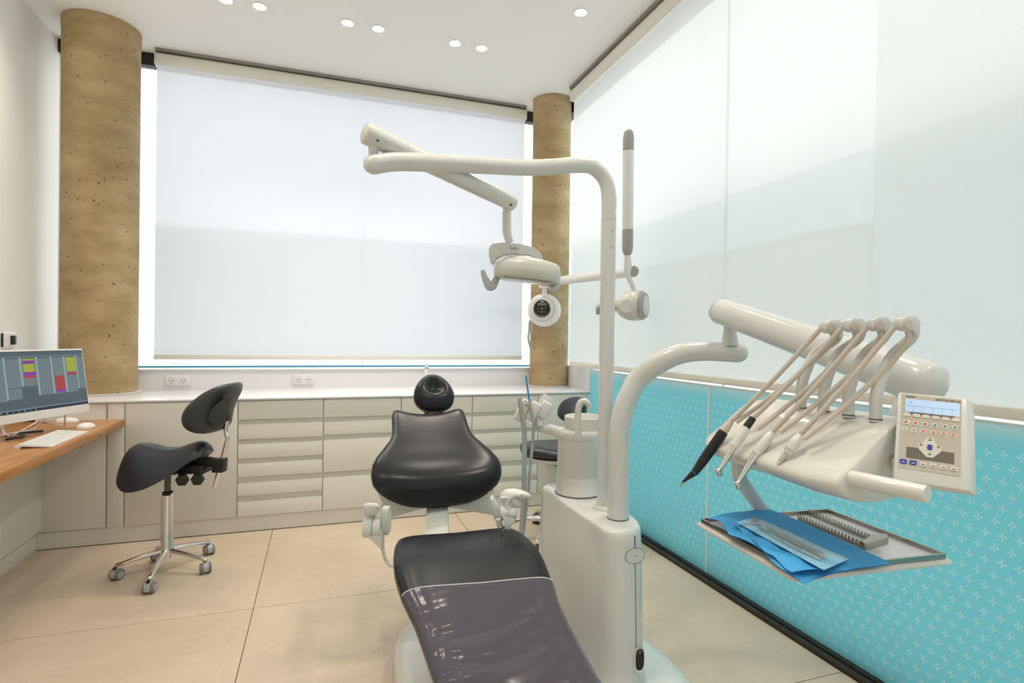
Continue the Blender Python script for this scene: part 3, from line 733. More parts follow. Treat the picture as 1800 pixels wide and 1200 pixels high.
# transparent PVC cover over the leg rest
cov = []
def spar(v):
    for (a, b) in zip(ST[:-1], ST[1:]):
        if b[0] <= v <= a[0]:
            t_ = (a[0]-v)/(a[0]-b[0]); return tuple(p+(q-p)*t_ for p, q in zip(a, b))
    return ST[-1]
def cov_pt(v0, t_, first):
    ct, sn = math.cos(t_), math.sin(t_)
    x = math.copysign(abs(ct)**(2/3.6), ct); y = math.copysign(abs(sn)**(2/3.0), sn)
    v = max(-1.15, v0-.012*x)
    _, w, zt, h = spar(v)
    uu = (w+.005)*x; zz = zt-h+(h+.005)*y
    if sn > 0: zz -= .016*(1-min(1, (uu/w)**2))*min(1, w/.2)
    wr_ = (.0024*math.sin(v*58+uu*11+2.5*math.sin(uu*13+v*5))+.0013*math.sin(v*150-uu*38+3*math.sin(v*19)))*(1-x**8)*min(1, .18+max(0, (-v-.42))*2.6)
    return cl(uu, v, zz+.002+max(-.0035, wr_)*(1 if sn > .2 else .3))
for v0 in [-.368-.0125*i for i in range(62)]:
    cov.append([cov_pt(v0, R(10)+R(160)*i/48, v0 > -.35) for i in range(49)])
for v, w, zt, h in []:
    ring = []
    for i in range(41):
        t_ = R(-35)+R(250)*i/40; ct, sn = math.cos(t_), math.sin(t_)
        x = math.copysign(abs(ct)**(2/3.6), ct); y = math.copysign(abs(sn)**(2/3.0), sn)
        uu = (w+.004)*x; zz = zt-h+(h+.004)*y
        if sn > 0: zz -= .012*(1-min(1, (uu/w)**2))
        wr_ = .0022*math.sin(v*61+uu*9+2*math.sin(uu*14))*(.4+.6*abs(x))+.0016*math.sin(v*143-uu*31)
        ring.append(cl(uu, v-.035*(uu/.2)+(.01*math.sin(uu*17) if v > -.33 else 0), zz+max(-.002, wr_)))
    cov.append(ring)
cv = tag(obj('protective_cover', loft(cov, False, False, closed=False), M_pvc, smooth=60), 'clear glossy plastic cover pulled over the leg rest of the dental chair', 'plastic cover')
bead = obj('hem', tube(cov[0], .0016, n=6, k=1), mat('pvc_hem', (.7, .68, .7), .3), cv)
# backrest: stations along the back (s, half width, half thickness)
BT = R(34); B0 = cl(-.013, .27, .548)
ES = EV*math.cos(BT)+EZ*math.sin(BT); EN = -EV*math.sin(BT)+EZ*math.cos(BT)     # along back, outwards of the cushion
BS = [(-.012, .10, .012), (.0, .15, .028), (.02, .19, .042), (.05, .232, .053), (.09, .268, .060), (.13, .288, .062), (.17, .294, .062), (.21, .289, .060), (.26, .268, .057), (.31, .236, .053), (.36, .205, .050), (.40, .191, .048), (.45, .186, .046), (.50, .184, .044), (.54, .182, .042), (.565, .176, .038), (.582, .164, .028), (.592, .145, .012)]
rings = []
for s, w, h in interp(BS, 2):
    ring = []
    for i in range(52):
        t_ = 2*PI*i/52; ct, sn = math.cos(t_), math.sin(t_)
        x = math.copysign(abs(ct)**(2/2.9), ct); y = math.copysign(abs(sn)**(2/2.6), sn)
        e = min(1, abs(x)); uu = w*x; nn_ = h*y
        side_ = min(1, max(0, (s-.06)/.14))
        if sn > 0: nn_ += (.020*(e**2.5)-.016*(1-e*e)*min(1, h/.04))*side_     # raised side bolsters
        if s < .15: nn_ -= .055*((.15-s)/.16)**2                            # lower edge rolls under
        ds = 0
        if s > .46: ds = -.034*(1-(uu/.185)**2)*((s-.46)/.13)*1.0 if abs(uu) < .185 else 0
        if s < .10: ds = -.02*(1-(uu/.25)**2)*(.10-s)/.1 if abs(uu) < .25 else 0
        if s < .15: ds += .070*((.15-s)/.16)**2
        ring.append(B0+EU*uu+ES*(s+ds)+EN*nn_)
    rings.append(ring)
obj('backrest', loft(rings), M_vinyl, ch, smooth=60)
# headrest: egg with a hollow
HC = at(762, 692, 2.93); HT = R(52)
HS = EV*math.cos(HT)+EZ*math.sin(HT); HN = -EV*math.sin(HT)+EZ*math.cos(HT)
rings = []
for i in range(1, 26):
    th = PI*i/26; s = -math.cos(th); rr = math.sin(th)**.85
    ring = []
    for j in range(40):
        t_ = 2*PI*j/40; w = .104*(1-.20*s-.06*s*s)
        uu = w*rr*math.cos(t_); ss = .112*s; nn_ = .056*rr*math.sin(t_)
        if math.sin(t_) > 0: nn_ += .012*rr-.050*math.exp(-((uu/.045)**2+((ss-.018)/.042)**2))
        ring.append(HC+EU*uu+HS*ss+HN*nn_)
    rings.append(ring)
hd = obj('headrest', loft(rings), M_vinyl, ch, smooth=70)
hb0 = HC-HS*.09-HN*.03
for s in (-.036, .036):
    obj('headrest_bar', cyl(hb0+EU*s, hb0+EU*s-HS*.09-HN*.01, .0045, n=10), M_black, ch)
obj('headrest_bracket', obox(hb0-EU*.05-HN*.035, EU*.10, HS*.10, HN*.02, .005), M_grey, ch)
# back support: winged plate and central arm
WD = 2.53
wing = [(664, 868), (684, 911), (748, 893), (790, 892), (868, 906), (868, 862), (764, 872)]
obj('back_plate', bevelled(prism([at(x, y, WD) for x, y in wing], CFh*.028), .004), M_unitg, ch)
pa = [at(749, 885, 2.52), at(787, 884, 2.52), at(788, 960, 2.22), at(748, 961, 2.22)]
obj('back_arm', bevelled(prism(pa, CFh*.035+V((0, 0, -.008))), .004), M_unitg, ch)
obj('lift_arm', bevelled(prism([cl(-.12, .16, .36), cl(.10, .16, .36), cl(.10, -.5, .30), cl(-.12, -.5, .30)], V((0, 0, .08))), .01), M_unit, ch)
obj('lift_column', bevelled(prism([cl(-.13, .0, .10), cl(.13, .0, .10), cl(.11, -.42, .32), cl(-.11, -.42, .32)], V((0, 0, .10))), .01), M_unit, ch)
# armrests
def armrest(px, flip, pts):
    pass
AD = 2.20
def A_(x, y, dd=0): return at(x, y, AD+dd)
# left
lp_ = obj('armrest_pad', loft([ell(A_(653, 892, q), CRh, EZ, .036*s_, .020*s_, 24, 2.6) for q, s_ in ((-.035, .3), (-.03, .7), (-.015, .95), (.05, 1.0), (.2, .95), (.26, .7), (.27, .3))]), M_lgrey, ch, smooth=60)
obj('pad_underside', loft([ell(A_(653, 896, q), CRh, EZ, .033*s_, .026*s_, 20) for q, s_ in ((-.034, .4), (-.02, .9), (.05, .9), (.1, .5))]), M_lgrey, lp_, smooth=60)
def arm_side(xa, xb, xc, xd, ytop, ybot, sgn):
    """swivel hub between xa..xb (outer) and xb..xc (inner), link xc..xd"""
    yc = (ytop+ybot)/2; r_ = (ybot-ytop)/2*AD/FPX
    def hubp(x0, x1, rr): return cyl(A_(x0, yc), A_(x1, yc), rr, n=28, b=.004)
    obj('armrest_neck', tube([A_((xa+xb)/2, ytop-12, .03), A_((xa+xb)/2, ytop+6, .01), A_((xa+xb)/2, yc, 0)], [.028, .022, .026], n=14, k=4), M_lgrey, ch)
    obj('armrest_hub', hubp(xa, xb-.3, r_), M_lgrey, ch); obj('armrest_hub', hubp(xb+.3, xc, r_*.98), M_lgrey, ch)
arm_side(640, 657, 671, 685, 909, 944, 1)
obj('armrest_wedge', bevelled(prism([A_(643, 941, -.03), A_(671, 930, -.03), A_(671, 968, -.03)], CFh*.05), .003), M_lgrey, ch)
obj('armrest_link', bevelled(loft([ell(A_(x, 914, .02), CFh, EZ, .034, .056, 24, 2.6) for x in (673, 685)]), .004), M_unitg, ch)
obj('armrest_strap', tube([A_(672, 925), A_(672.5, 960), A_(676, 979), A_(684, 991), A_(694, 996)], .007, n=12, k=4), M_lgrey, ch, label='slim grey strap')
# right
rp_ = obj('armrest_pad', loft([ell(p, V((.3, -.95, 0)).normalized(), EZ, .036*s_, .015*s_, 22, 2.6) for p, s_ in ((A_(884, 888), .5), (A_(885, 880), .85), (A_(889, 872), 1.0), (A_(897, 867.5), 1.05), (A_(910, 867), 1.1), (A_(921, 869), 1.05), (A_(926, 870.5), .8), (A_(928, 871), .35))]), M_lgrey, ch, smooth=60)
obj('pad_underside', loft([ell(A_(917, 872, q), CRh, EZ, .023*s_, .023*s_, 20) for q, s_ in ((-.04, .4), (-.02, .95), (.03, .9), (.06, .4))]), M_lgrey, rp_, smooth=60)
obj('armrest_neck', tube([A_(889, 872), A_(891, 882), A_(894, 895), A_(895, 902)], [.022, .020, .024, .027], n=14, k=4), M_lgrey, ch)
obj('armrest_hub', cyl(A_(880, 901), A_(894.2, 901), .029, n=26, b=.004), M_lgrey, ch)
obj('armrest_hub', cyl(A_(894.8, 901), A_(908.5, 901.5), .029, n=26, b=.006), M_lgrey, ch)
obj('armrest_wedge', bevelled(prism([A_(883, 905, -.03), A_(906, 914, -.03), A_(892, 938, -.03), A_(889, 938, -.03)], CFh*.05), .003), M_lgrey, ch)
obj('armrest_link', bevelled(prism([A_(861, 878, .02), A_(866, 876, .02), A_(881, 902, .02), A_(883, 911, .02), A_(880, 918, .02), A_(872, 917, .02), A_(868, 912, .02)], CFh*.06), .004), M_unitg, ch)
obj('armrest_post', tube([A_(876, 912), A_(880, 930, .0), A_(884, 955, -.02)], .014, n=12, k=3, ratio=.8), M_unitg, ch)
# chair foot
foot = []
for z_, g in ((.0, .0), (.012, .004), (.075, -.004), (.098, -.022), (.104, -.05)):
    foot.append(ell(cl(-.035, -.30, z_), EU, EV, .205+g, .52+g, 48, 4.5))
obj('base', loft(foot), M_unit, ch, smooth=40)
# ================================================================== DENTAL UNIT PILLAR
du = thing('dental_unit', 'glossy white dental unit pillar with cup tower beside the patient chair', 'dental unit', (1.0, 1.85, 0))
PO = [(.912, 2.24), (.910, 2.05), (.910, 1.85), (.911, 1.72), (.918, 1.675), (.938, 1.648), (.965, 1.637), (1.0, 1.637), (1.03, 1.648), (1.055, 1.675), (1.075, 1.72), (1.09, 1.80), (1.094, 1.95), (1.094, 2.1), (1.09, 2.24), (1.06, 2.28), (1.0, 2.29), (.94, 2.28)]
PC = V((1.0, 1.95))
def ring(z_, g):
    out = []
    for x, y in PO:
        d = V((x, y))-PC; n_ = d.normalized(); out.append(V((x+n_.x*g, y+n_.y*g, z_)))
    return cr(out+[out[0]], 4)[:-1]
obj('pillar', loft([ring(.085, .045), ring(.11, .026), ring(.16, .020), ring(.25, .017), ring(.45, .008), ring(.585, .0), ring(.606, -.003), ring(.616, -.010), ring(.620, -.022)]), M_unit, du, smooth=40)
bs = []
for z_, g in ((.0, .0), (.010, .006), (.045, .0), (.075, -.03), (.092, -.075), (.098, -.11)):
    bs.append(ell((.985, 1.80, z_), V((1, 0, 0)), V((0, 1, 0)), .285+g, .36+g, 56, 2.6))
obj('foot', loft(bs), M_unit, du, smooth=50)
def nose(x, y):
    """point on the pillar front for a pixel"""
    return on(x, y, 1, 1.6465-.004)
M_seam = mat('seam', (.10, .10, .10), .6)
def seam_pt(x, z_): 
    return V((x, 1.6395+.0*z_, z_))
# vertical seam and service flap
sxm = 1.008
def py(z_): return 1.637-.020*max(0, (.606-z_)/.45)-.0006
obj('seam', loft([[V((sxm+a, py(z_)+.004*0+b, z_)) for a, b in ((-.0009, 0), (.0009, 0), (.0009, .004), (-.0009, .004))] for z_ in (.60, .585, .45, .25, .16)]), M_seam, du)
oc = V((1.006, py(.535)-.0006, .535))
flap = obj('service_cap', loft([ell(oc+V((0, o_, 0)), V((1, 0, 0)), V((0, 0, 1)), a, b, 32) for o_, a, b in ((.004, .036, .0255), (-.0012, .036, .0255), (-.0016, .0355, .025))]), M_unit, du)
rg = []
for j in range(36):
    t_ = 2*PI*j/36; rg.append(oc+V((.0365*math.cos(t_), -.0008, .026*math.sin(t_))))
obj('cap_groove', tube(rg+[rg[0]], .0009, n=6, k=1), M_seam, flap)
obj('cap_lock', cyl(oc+V((0, -.001, -.0)), oc+V((0, -.003, 0)), .0038, n=14), M_steel2, flap)
ox = V((1.018, py(.195)-.002, .195))
sk = obj('power_inlet', loft([ell(ox+V((0, o_, 0)), V((1, 0, 0)), V((0, 0, 1)), .0195*s_, .043*s_, 28, 2.4) for o_, s_ in ((.006, 1), (-.003, 1), (-.004, .9))]), M_chrome, du, label='chrome-rimmed oval inlet')
obj('inlet_insert', loft([ell(ox+V((0, o_, 0)), V((1, 0, 0)), V((0, 0, 1)), .016*s_, .036*s_, 24, 3.0) for o_, s_ in ((-.002, 1), (-.0048, 1), (-.0052, .9))]), M_black, sk)
obj('indicator', cyl(ox+V((0, -.0045, .026)), ox+V((0, -.0062, .026)), .007, n=14), M_dgrey, sk)
# cup tower with bowl and filler spout
cc = V((1.02, 2.105, .62))
obj('tower', lathe(cc, [(.094, 0), (.094, .003), (.092, .006), (.0895, .075), (.0888, .0755), (.0888, .077), (.0893, .078), (.084, .222), (.0832, .2225), (.0832, .224), (.0838, .225), (.082, .252), (.078, .258)], n=48), M_unit2, du)
obj('tower_ring', lathe(cc, [(.0945, .001), (.0955, .002), (.0955, .0045), (.0945, .0055)], n=48), M_seam, du)
bw = V((1.075, 2.26, .88))
bw = at(1029, 762, 2.40)
obj('bowl', loft([ell(bw+V((0, 0, h)), V((1, 0, 0)), V((0, 1, 0)), a, a, 40) for a, h in ((.05, -.05), (.080, -.035), (.088, 0), (.0905, .06), (.091, .074), (.088, .077), (.083, .07), (.06, .02), (.01, .012))]), M_unit2, du)
obj('bowl_stem', cyl((1.05, 2.225, .615), (bw.x, bw.y, .83), .035, .04, n=22), M_unit2, du)
def sp(x, y): return at(x, y, 2.20)
obj('filler_spout', tube([sp(1016, 766), sp(1016, 735), sp(1017, 716), sp(1021, 707), sp(1028, 705), sp(1034, 710), sp(1035, 717)], [.0135, .0135, .0125, .0125, .0125, .0115, .0095], n=14, k=5, ratio=1.0), M_unit2, du, label='curved cup filler spout')
# ================================================================== OPERATING LIGHT
ol = thing('operating_light', 'white dental operating light on a tall post with folding arms', 'dental lamp', (1.025, 1.885, .62))
pb = V((1.025, 1.885, .62))
obj('post', join(lathe(pb, [(.042, 0), (.042, .004), (.0295, .014), (.0285, .03), (.0285, 1.085)], n=28)), M_unit, ol)
obj('post_joint', lathe(pb, [(.0278, 1.0849), (.0278, 1.0875)], n=28), M_seam, ol)
LE = at(653, 290, 1.80); zt_ = pb.z+1.285
t0 = V((pb.x, pb.y, pb.z+1.0875))
obj('swing_arm', tube([t0, t0+V((0, 0, .04)), V((pb.x, pb.y, zt_-.115)), V((pb.x-.012, pb.y, zt_-.055)), V((pb.x-.055, pb.y, zt_-.010)), V((pb.x-.115, pb.y, zt_-.001)), at(930, 294.5, 2.021), at(820, 289, 1.927), at(720, 284.6, 1.841), at(684, 285, 1.81), at(656, 289.5, 1.786)], [.0283]*6+[.029, .0295, .0305, .031, .031], n=22, k=6, cap='round'), M_unit, ol)
for y_ in (402, 432):
    obj('screw', cyl(at(1077, y_, 2.084), at(1078, y_, 2.076), .0045, n=12), M_lgrey, ol)
SL = at(641, 233, 1.775); SR = at(903, 358, 2.10); dv = (SR-SL).normalized()
sa = obj('spring_arm', tube([SL+dv*.012, SL+dv*.03, SL+dv*.1, (SL+SR)/2, SR-dv*.05, SR-dv*.012, SR], [.035, .035, .034, .0315, .031, .031, .027], n=22, k=4), M_unit, ol)
obj('end_cap', lathe(SL+dv*.012, [(.0355, .004), (.036, -.004), (.034, -.012), (.026, -.017), (.01, -.019)], ax=dv, n=26), M_unit2, sa)
obj('pivot_screw', cyl(at(664, 247, 1.755), at(664, 247, 1.748), .0045, n=12), M_dgrey, sa)
obj('pivot_screw', cyl(at(898, 360, 2.068), at(898, 360, 2.06), .0045, n=12), M_dgrey, sa)
obj('elbow', tube([at(660, 250, 1.80), at(657, 260, 1.80), at(656, 275, 1.80), at(656, 286, 1.80)], [.026, .0175, .0145, .016], n=16, k=4), M_unit, ol)
LD = 2.10
obj('lamp_stem', tube([at(891, 362, LD), at(891, 374, LD)], [.018, .013], n=16, k=1), M_unit, ol)
obj('lamp_stem', tube([at(891, 372, LD), at(891, 381, LD), at(891, 405, LD), at(893, 416, LD), at(897, 426, LD)], [.0165, .0175, .0175, .016, .015], n=18, k=4), M_unit, ol)
# yoke: flattened band bent over the head
def yk(x, y, o_=0): return at(x, y, LD+o_)
yoke = [(862, 462), (859, 447), (859.5, 434), (866, 427.5), (885, 425.5), (915, 428), (938, 434), (949, 444), (956, 458)]
inn = [(868, 464), (872, 455), (884, 448), (905, 446), (930, 449), (946, 464)]
obj('yoke', bevelled(prism([yk(x, y, .02) for x, y in yoke+[(952, 470), (944, 470)]+inn[::-1]+[(866, 464)]], CFh*.05), .006, 2), M_unit, ol)
obj('brand_lettering', text_geo('KaVo', yk(897, 438, .0185), CR, -CD, .013, .0008), M_dgrey, ol, label='small dark brand lettering')
# head: wide shallow housing seen from below
hr = []
for xo, hw, yt, yb in ((868, .01, 470, 482), (871, .03, 463, 486), (879, .05, 459, 489), (895, .062, 456, 491), (920, .068, 455, 493), (945, .066, 458, 496), (963, .058, 462, 499), (976, .045, 466, 502), (983, .028, 471, 503), (985, .01, 478, 500)):
    c0 = yk(xo, (yt+yb)/2); h = (yb-yt)/2*LD/FPX
    hr.append(ell(c0, CFh, EZ, hw*1.25, h*1.1, 24, 2.8))
hdl = obj('lamp_head', loft(hr), M_unitg if False else mat('lamp_shell', (.66, .68, .62), .3, coat=.3), ol, smooth=50)
tp = []
for xo, hw, yt, yb in ((880, .01, 460, 466), (886, .03, 453, 466), (900, .045, 449.5, 466), (925, .05, 450, 468), (945, .045, 456, 470), (958, .02, 462, 470)):
    tp.append(ell(yk(xo, (yt+yb)/2), CFh, EZ, hw, (yb-yt)/2*LD/FPX, 20, 2.6))
obj('head_cover', loft(tp), M_unit2, hdl, smooth=50)
obj('reflector_strip', loft([ell(yk(x, y, 0), CFh, EZ, .062, .0055, 20) for x, y in ((884, 490), (925, 494), (972, 501))]), mat('lamp_glass', (.55, .58, .60), .15, coat=.4), hdl)
obj('handle', tube([yk(849, 478, -.03), yk(853, 490, -.03), yk(860, 503, -.03), yk(867, 501, -.02), yk(873, 489, .0)], [.009, .012, .016, .016, .012], n=14, k=4, cap='round'), M_steel2 if False else mat('handle_grey', (.52, .54, .54), .25, coat=.3), hdl)
obj('handle', tube([yk(968, 497, .0), yk(971, 506, -.02), yk(975, 508, -.03), yk(981, 501, -.03)], [.010, .014, .014, .010], n=14, k=4, cap='round'), MATS['handle_grey'], hdl)

# ================================================================== DELIVERY ARM AND CONSOLE
da = thing('instrument_delivery_console', 'white instrument console on a jointed arm above the tray', 'dental console', (1.015, 1.76, .62))
obj('arm', tube([(1.015, 1.765, .621), (1.015, 1.765, .70), (1.015, 1.765, .80), (1.015, 1.765, .90), (1.0225, 1.763, .975), (1.043, 1.757, 1.05), (1.077, 1.745, 1.118), at(1157, 638.5, 1.97), at(1195, 622, 1.955), at(1240, 617, 1.94), at(1297, 620, 1.92)], [.0385]*4+[.0375]*4+[.035, .0335, .0335], n=26, k=6, cap='round'), M_unit, da)
obj('arm_collar', lathe((1.015, 1.765, .6205), [(.0395, 0), (.0395, .003)], n=28), M_seam, da)
obj('pivot', tube([at(1283, 607, 1.92), at(1283, 596, 1.92), at(1283, 580, 1.92), at(1284, 566, 1.92)], [.029, .026, .020, .024], n=20, k=4), M_unit, da)
QL = at(1272, 548, 1.91); QR = at(1612, 668, 1.16); qd = (QR-QL).normalized()
ba = obj('balance_arm', tube([QL-qd*.03, QL-qd*.012, QL, QL+qd*.2, QL+qd*.5, QR-qd*.12, QR, QR+qd*.035, QR+qd*.05], [.030, .0425, .0445, .0445, .045, .046, .047, .042, .02], n=28, k=4), M_unit, da)
obj('arm_end_cap', lathe(QL-qd*.028, [(.033, -.006), (.041, -.001), (.0455, .016), (.0455, .019), (.044, .020)], ax=qd, n=30), M_unit2, ba)
obj('pivot_screw', cyl(at(1275, 563, 1.874), at(1275, 563, 1.868), .005, n=12), M_dgrey, ba)
# console body: cross-section in X/Z swept along Y
def sect(y, g=0.0, dz=0.0, x0=.0):
    pr = [(.872+x0, 1.000), (.872+x0, 1.010), (.885+x0, 1.024), (.93, 1.052), (.965, 1.080), (1.0, 1.103), (1.03, 1.1145), (1.07, 1.118), (1.105, 1.112), (1.120, 1.09), (1.122, 1.04), (1.11, 1.0), (1.07, .978), (1.0, .968), (.94, .968), (.895+x0, .982)]
    c = V((1.02, 1.035)); return [V((c.x+(x-c.x)*(1-g), y, c.y+(z_-c.y)*(1-g)+dz)) for x, z_ in pr]
ys = [(.750, .06, 0), (.7525, .02, 0), (.758, .0, 0), (.83, -.01, -.004), (.95, .0, .0), (1.06, .0, .0), (1.11, .03, .002), (1.133, .12, .004), (1.142, .3, .004)]
def smooth_ring(r_): return cr(r_+[r_[0]], 3)[:-1]
obj('console_body', loft([smooth_ring(sect(*q)) for q in ys]), M_unit2, da, smooth=50)
obj('console_neck', tube([QR+V((0, 0, -.02)), V((QR.x-.0, QR.y-.0, 1.14)), V((QR.x-.01, QR.y, 1.10))], [.040, .036, .045], n=22, k=4), M_unit, da)
# grip bar at the console end
h0 = on(1487, 838, 0, .905); h1 = h0+V((.028, -.125, .0))
gb = obj('grip_bar', tube([h0+(h0-h1)*.25, h0, h1], [.0145, .0145, .0145], n=20, k=1), M_unit2, da)
obj('grip_collar', lathe(h0, [(.017, -.004), (.0172, 0), (.0172, .004), (.0147, .006)], ax=(h1-h0), n=24), M_seam if False else M_unit2, gb)
# whip arms with hoses
WY = [.972, .912, .853, .794]
tips = [(1443, 572), (1482, 569), (1525, 567), (1573, 566)]
feet_ = [(1289, 738), (1320, 745), (1352, 768), (1402, 778)]
backf = [(1294, 743), (1331, 755), (1371, 760), (1413, 772)]
heads = []
M_whip = mat('whip_grey', (.66, .67, .67), .3, coat=.3)
for i, y in enumerate(WY):
    b0 = V((1.018, y, 1.108)); T = at(*tips[i], 1.19-.045*i)
    top = T+V((.030, -.004, .006))
    wp = obj('whip_arm', tube([b0, b0+V((.001, 0, .05)), b0+V((.012, -.003, .09)), b0+V((.034, -.008, .13)), V((top.x+.006, top.y-.004, top.z-.032)), V((top.x+.004, top.y-.002, top.z-.004))], [.0115, .0115, .011, .0105, .010, .011], n=14, k=5), M_whip, da)
    obj('whip_head', bevelled(prism([T+V((-.006, 0, -.010)), T+V((-.004, 0, .006)), T+V((.010, 0, .012)), T+V((.034, 0, .012)), T+V((.046, 0, .002)), T+V((.044, 0, -.016)), T+V((.034, 0, -.026)), T+V((.022, 0, -.014)), T+V((.008, 0, -.018))], V((-.006, -.022, 0))), .004, 2), M_whip, wp)
    obj('roller', cyl(T+V((.006, .002, -.004)), T+V((.0, -.026, -.004)), .0085, n=16), M_hose, wp)
    obj('arm_foot_ring', lathe(b0, [(.0119, .004), (.0119, .006), (.0115, .0065)], n=18), M_seam, wp)
    heads.append(T)
    # return hose from the whip back into the console front
    pmid = b0+V((.012, -.012, .105)); pe = on(*backf[i], 0, .905+.0*i)
    obj('return_hose', tube([T+V((.012, -.012, -.006)), T+V((.018, -.012, -.035)), pmid, pmid.lerp(pe, .35)+V((0, 0, -.004)), pmid.lerp(pe, .7)+V((0, 0, -.003)), pe+V((0, 0, .001))], .0052, n=10, k=5), M_hose, da)
# tray arm under the console
T_Z = .84
ta0 = on(1308, 838, 1, 1.05); 
obj('tray_arm', tube([V((.962, 1.10, .98)), V((.962, 1.10, .945)), V((.968, 1.10, .925)), V((1.005, 1.095, .875)), V((1.03, 1.09, .845)), V((1.035, 1.085, .828))], [.0165, .0165, .016, .016, .016], n=16, k=4), M_unit, da)
C0, C1, C2, C3 = [on(x, y, 2, T_Z-.012) for x, y in ((1395, 1021), (1640, 976), (1440, 897), (1246, 920))]
_a = V((C1.x-C0.x, C1.y-C0.y, 0)).normalized(); _b = V((C3.x-C0.x, C3.y-C0.y, 0)).normalized(); tq = (_a+V((_b.y, -_b.x, 0))).normalized(); tp_ = V((-tq.y, tq.x, 0))
TL, TW = (C1-C0).dot(tq), (C3-C0).dot(tp_)
TO = V((C0.x, C0.y, T_Z-.016))
def TR(a, b, z_=0): return TO+tq*a+tp_*b+V((0, 0, z_))
obj('tray_holder', obox(TO, tq*TL, tp_*TW, V((0, 0, .010)), .004), M_unit2, da, label='flat cream tray holder')

# ---- control panel
cp_ = [at(1567, 820, .985), at(1676, 838, .935), at(1707, 703, .985), at(1592, 693, 1.035)]   # BL BR TR TL of the face plate
po = cp_[0]; pu = (cp_[1]-cp_[0]); pv = (cp_[3]-cp_[0]); PW = ((cp_[1]-cp_[0]).length+(cp_[2]-cp_[3]).length)/2; PH = ((cp_[3]-cp_[0]).length+(cp_[2]-cp_[1]).length)/2
pu = (cp_[1]-cp_[0]+cp_[2]-cp_[3]).normalized(); pv = (cp_[3]-cp_[0]+cp_[2]-cp_[1]).normalized(); pn = pu.cross(pv).normalized(); pv = pn.cross(pu).normalized()
po = (cp_[0]+cp_[1]+cp_[2]+cp_[3])/4-pu*PW/2-pv*PH/2
cpn = obj('control_panel', bevelled(loft([[po+pu*a+pv*b+pn*c_ for a, b in ((-.004, -.022), (PW+(.010 if c_ == 0 else .022), -.020), (PW+(.006 if c_ == 0 else .020), PH+.004), (-.004, PH+.004))] for c_, _ in ((0, 0), (-.022, 0))]), .004, 2), M_unit, da, label='tilted control panel with a blue display')
obj('panel_back', bevelled(prism([po+pu*(PW*.25)+pv*.005-pn*.022, po+pu*(PW+.002)+pv*.005-pn*.022, po+pu*(PW+.002)+pv*(PH*.9)-pn*.022, po+pu*(PW*.25)+pv*(PH*.9)-pn*.022], -pn*.018), .005), M_lgrey, cpn)
obj('panel_joint', cyl(po+pu*.01+pv*.02-pn*.012, V((1.06, .79, 1.02)), .014, n=18), M_unit, cpn)
def pq(name, a, b, w, h, m, l, r_=0.0, par=None, label=None):
    """rounded plate on the panel: a,b = centre in panel fractions, w,h in metres"""
    c_ = po+pu*(a*PW)+pv*(b*PH)
    g = loft([ell(c_+pn*q, pu, pv, w/2, h/2, 24 if r_ else 4, 4.0 if r_ else 2.0, 0 if r_ else 0) for q in (0, l)]) if r_ else ([tuple(c_+pu*(s_*w/2)+pv*(t_*h/2)+pn*q) for q in (0, l) for s_, t_ in ((-1, -1), (1, -1), (1, 1), (-1, 1))], [(0, 3, 2, 1), (4, 5, 6, 7), (0, 1, 5, 4), (1, 2, 6, 5), (2, 3, 7, 6), (3, 0, 4, 7)])
    return obj(name, g, m, par or cpn, label=label)
M_fp = mat('panel_taupe', (.50, .46, .385), .45); M_br = mat('panel_brown', (.145, .125, .095), .5); M_bt = mat('panel_button', (.66, .64, .58), .45)
fp = pq('face_plate', .5, .5, PW-.004, PH-.004, M_fp, .0008)
def P2(name, *a, **k): return pq(name, *a, **k)
dsp = pq('display', .52, .845, PW*.87, PH*.175, mat('lcd', (.02, .03, .04), .3, emit=(.50, .70, .92), estr=.85), .0014, label='pale blue lit display')
pq('key_strip', .52, .745, PW*.72, PH*.045, M_br, .0011)
pq('brown_field', .51, .22, PW*.74, PH*.14, M_br, .0011)
cpn_kids = []
for i in range(6):
    x = .12+i*.155
    pq('soft_key', x, .712, PW*.125, PH*.045, M_bt, .0022, 1)
    pq('key', x-.01, .61, PW*.095, PH*.055, M_bt, .0018, 1); pq('key', x-.03, .51, PW*.095, PH*.055, M_bt, .0018, 1)
    pq('key_symbol', x-.01, .61, PW*.05, PH*.022, (M_red if i < 3 else M_green), .0022, 1)
    pq('key_symbol', x-.03, .51, PW*(.05 if i > 1 else .035), PH*(.034 if i > 1 else .012), (MATS.get('orange_print') or mat('orange_print', (.62, .13, .04), .5)) if i > 1 else M_dgrey, .0022, 1)
    if i > 1: pq('key_symbol', x-.03, .503, PW*.022, PH*.016, M_bt, .0025, 1)
    pq('key', .10+i*.155, .095, PW*.115, PH*.055, M_blue if i < 2 else M_bt, .0022, 1)
    pq('key_symbol', .10+i*.155, .088, PW*.055, PH*.010, M_bt if i < 2 else M_dgrey, .0026, 1)
c_ = po+pu*(.505*PW)+pv*(.315*PH)
obj('cross_key', loft([[c_+pu*(a*PW)+pv*(b*PH)+pn*q for a, b in ((-.05, -.125), (.05, -.125), (.17, -.04), (.19, .03), (.10, .05), (.05, .125), (-.05, .125), (-.11, .05), (-.19, .03), (-.17, -.04))] for q in (0, .002)]), M_bt, cpn)
pq('centre_key', .505, .315, PW*.08, PH*.066, M_blue, .0032, 1)
for a, b in ((.505, .405), (.505, .225), (.37, .33), (.64, .33)):
    pq('key_symbol', a, b, PW*.06, PH*.010, M_dgrey, .0024, 1); pq('key_symbol', a, b+.018, PW*.02, PH*.014, M_dgrey, .0024, 1)
pq('status_lamp', .165, .622, PW*.016, PH*.014, mat('yellow_led', (.4, .4, .02), .4, emit=(.9, .8, .1), estr=1.5), .0026, 1)
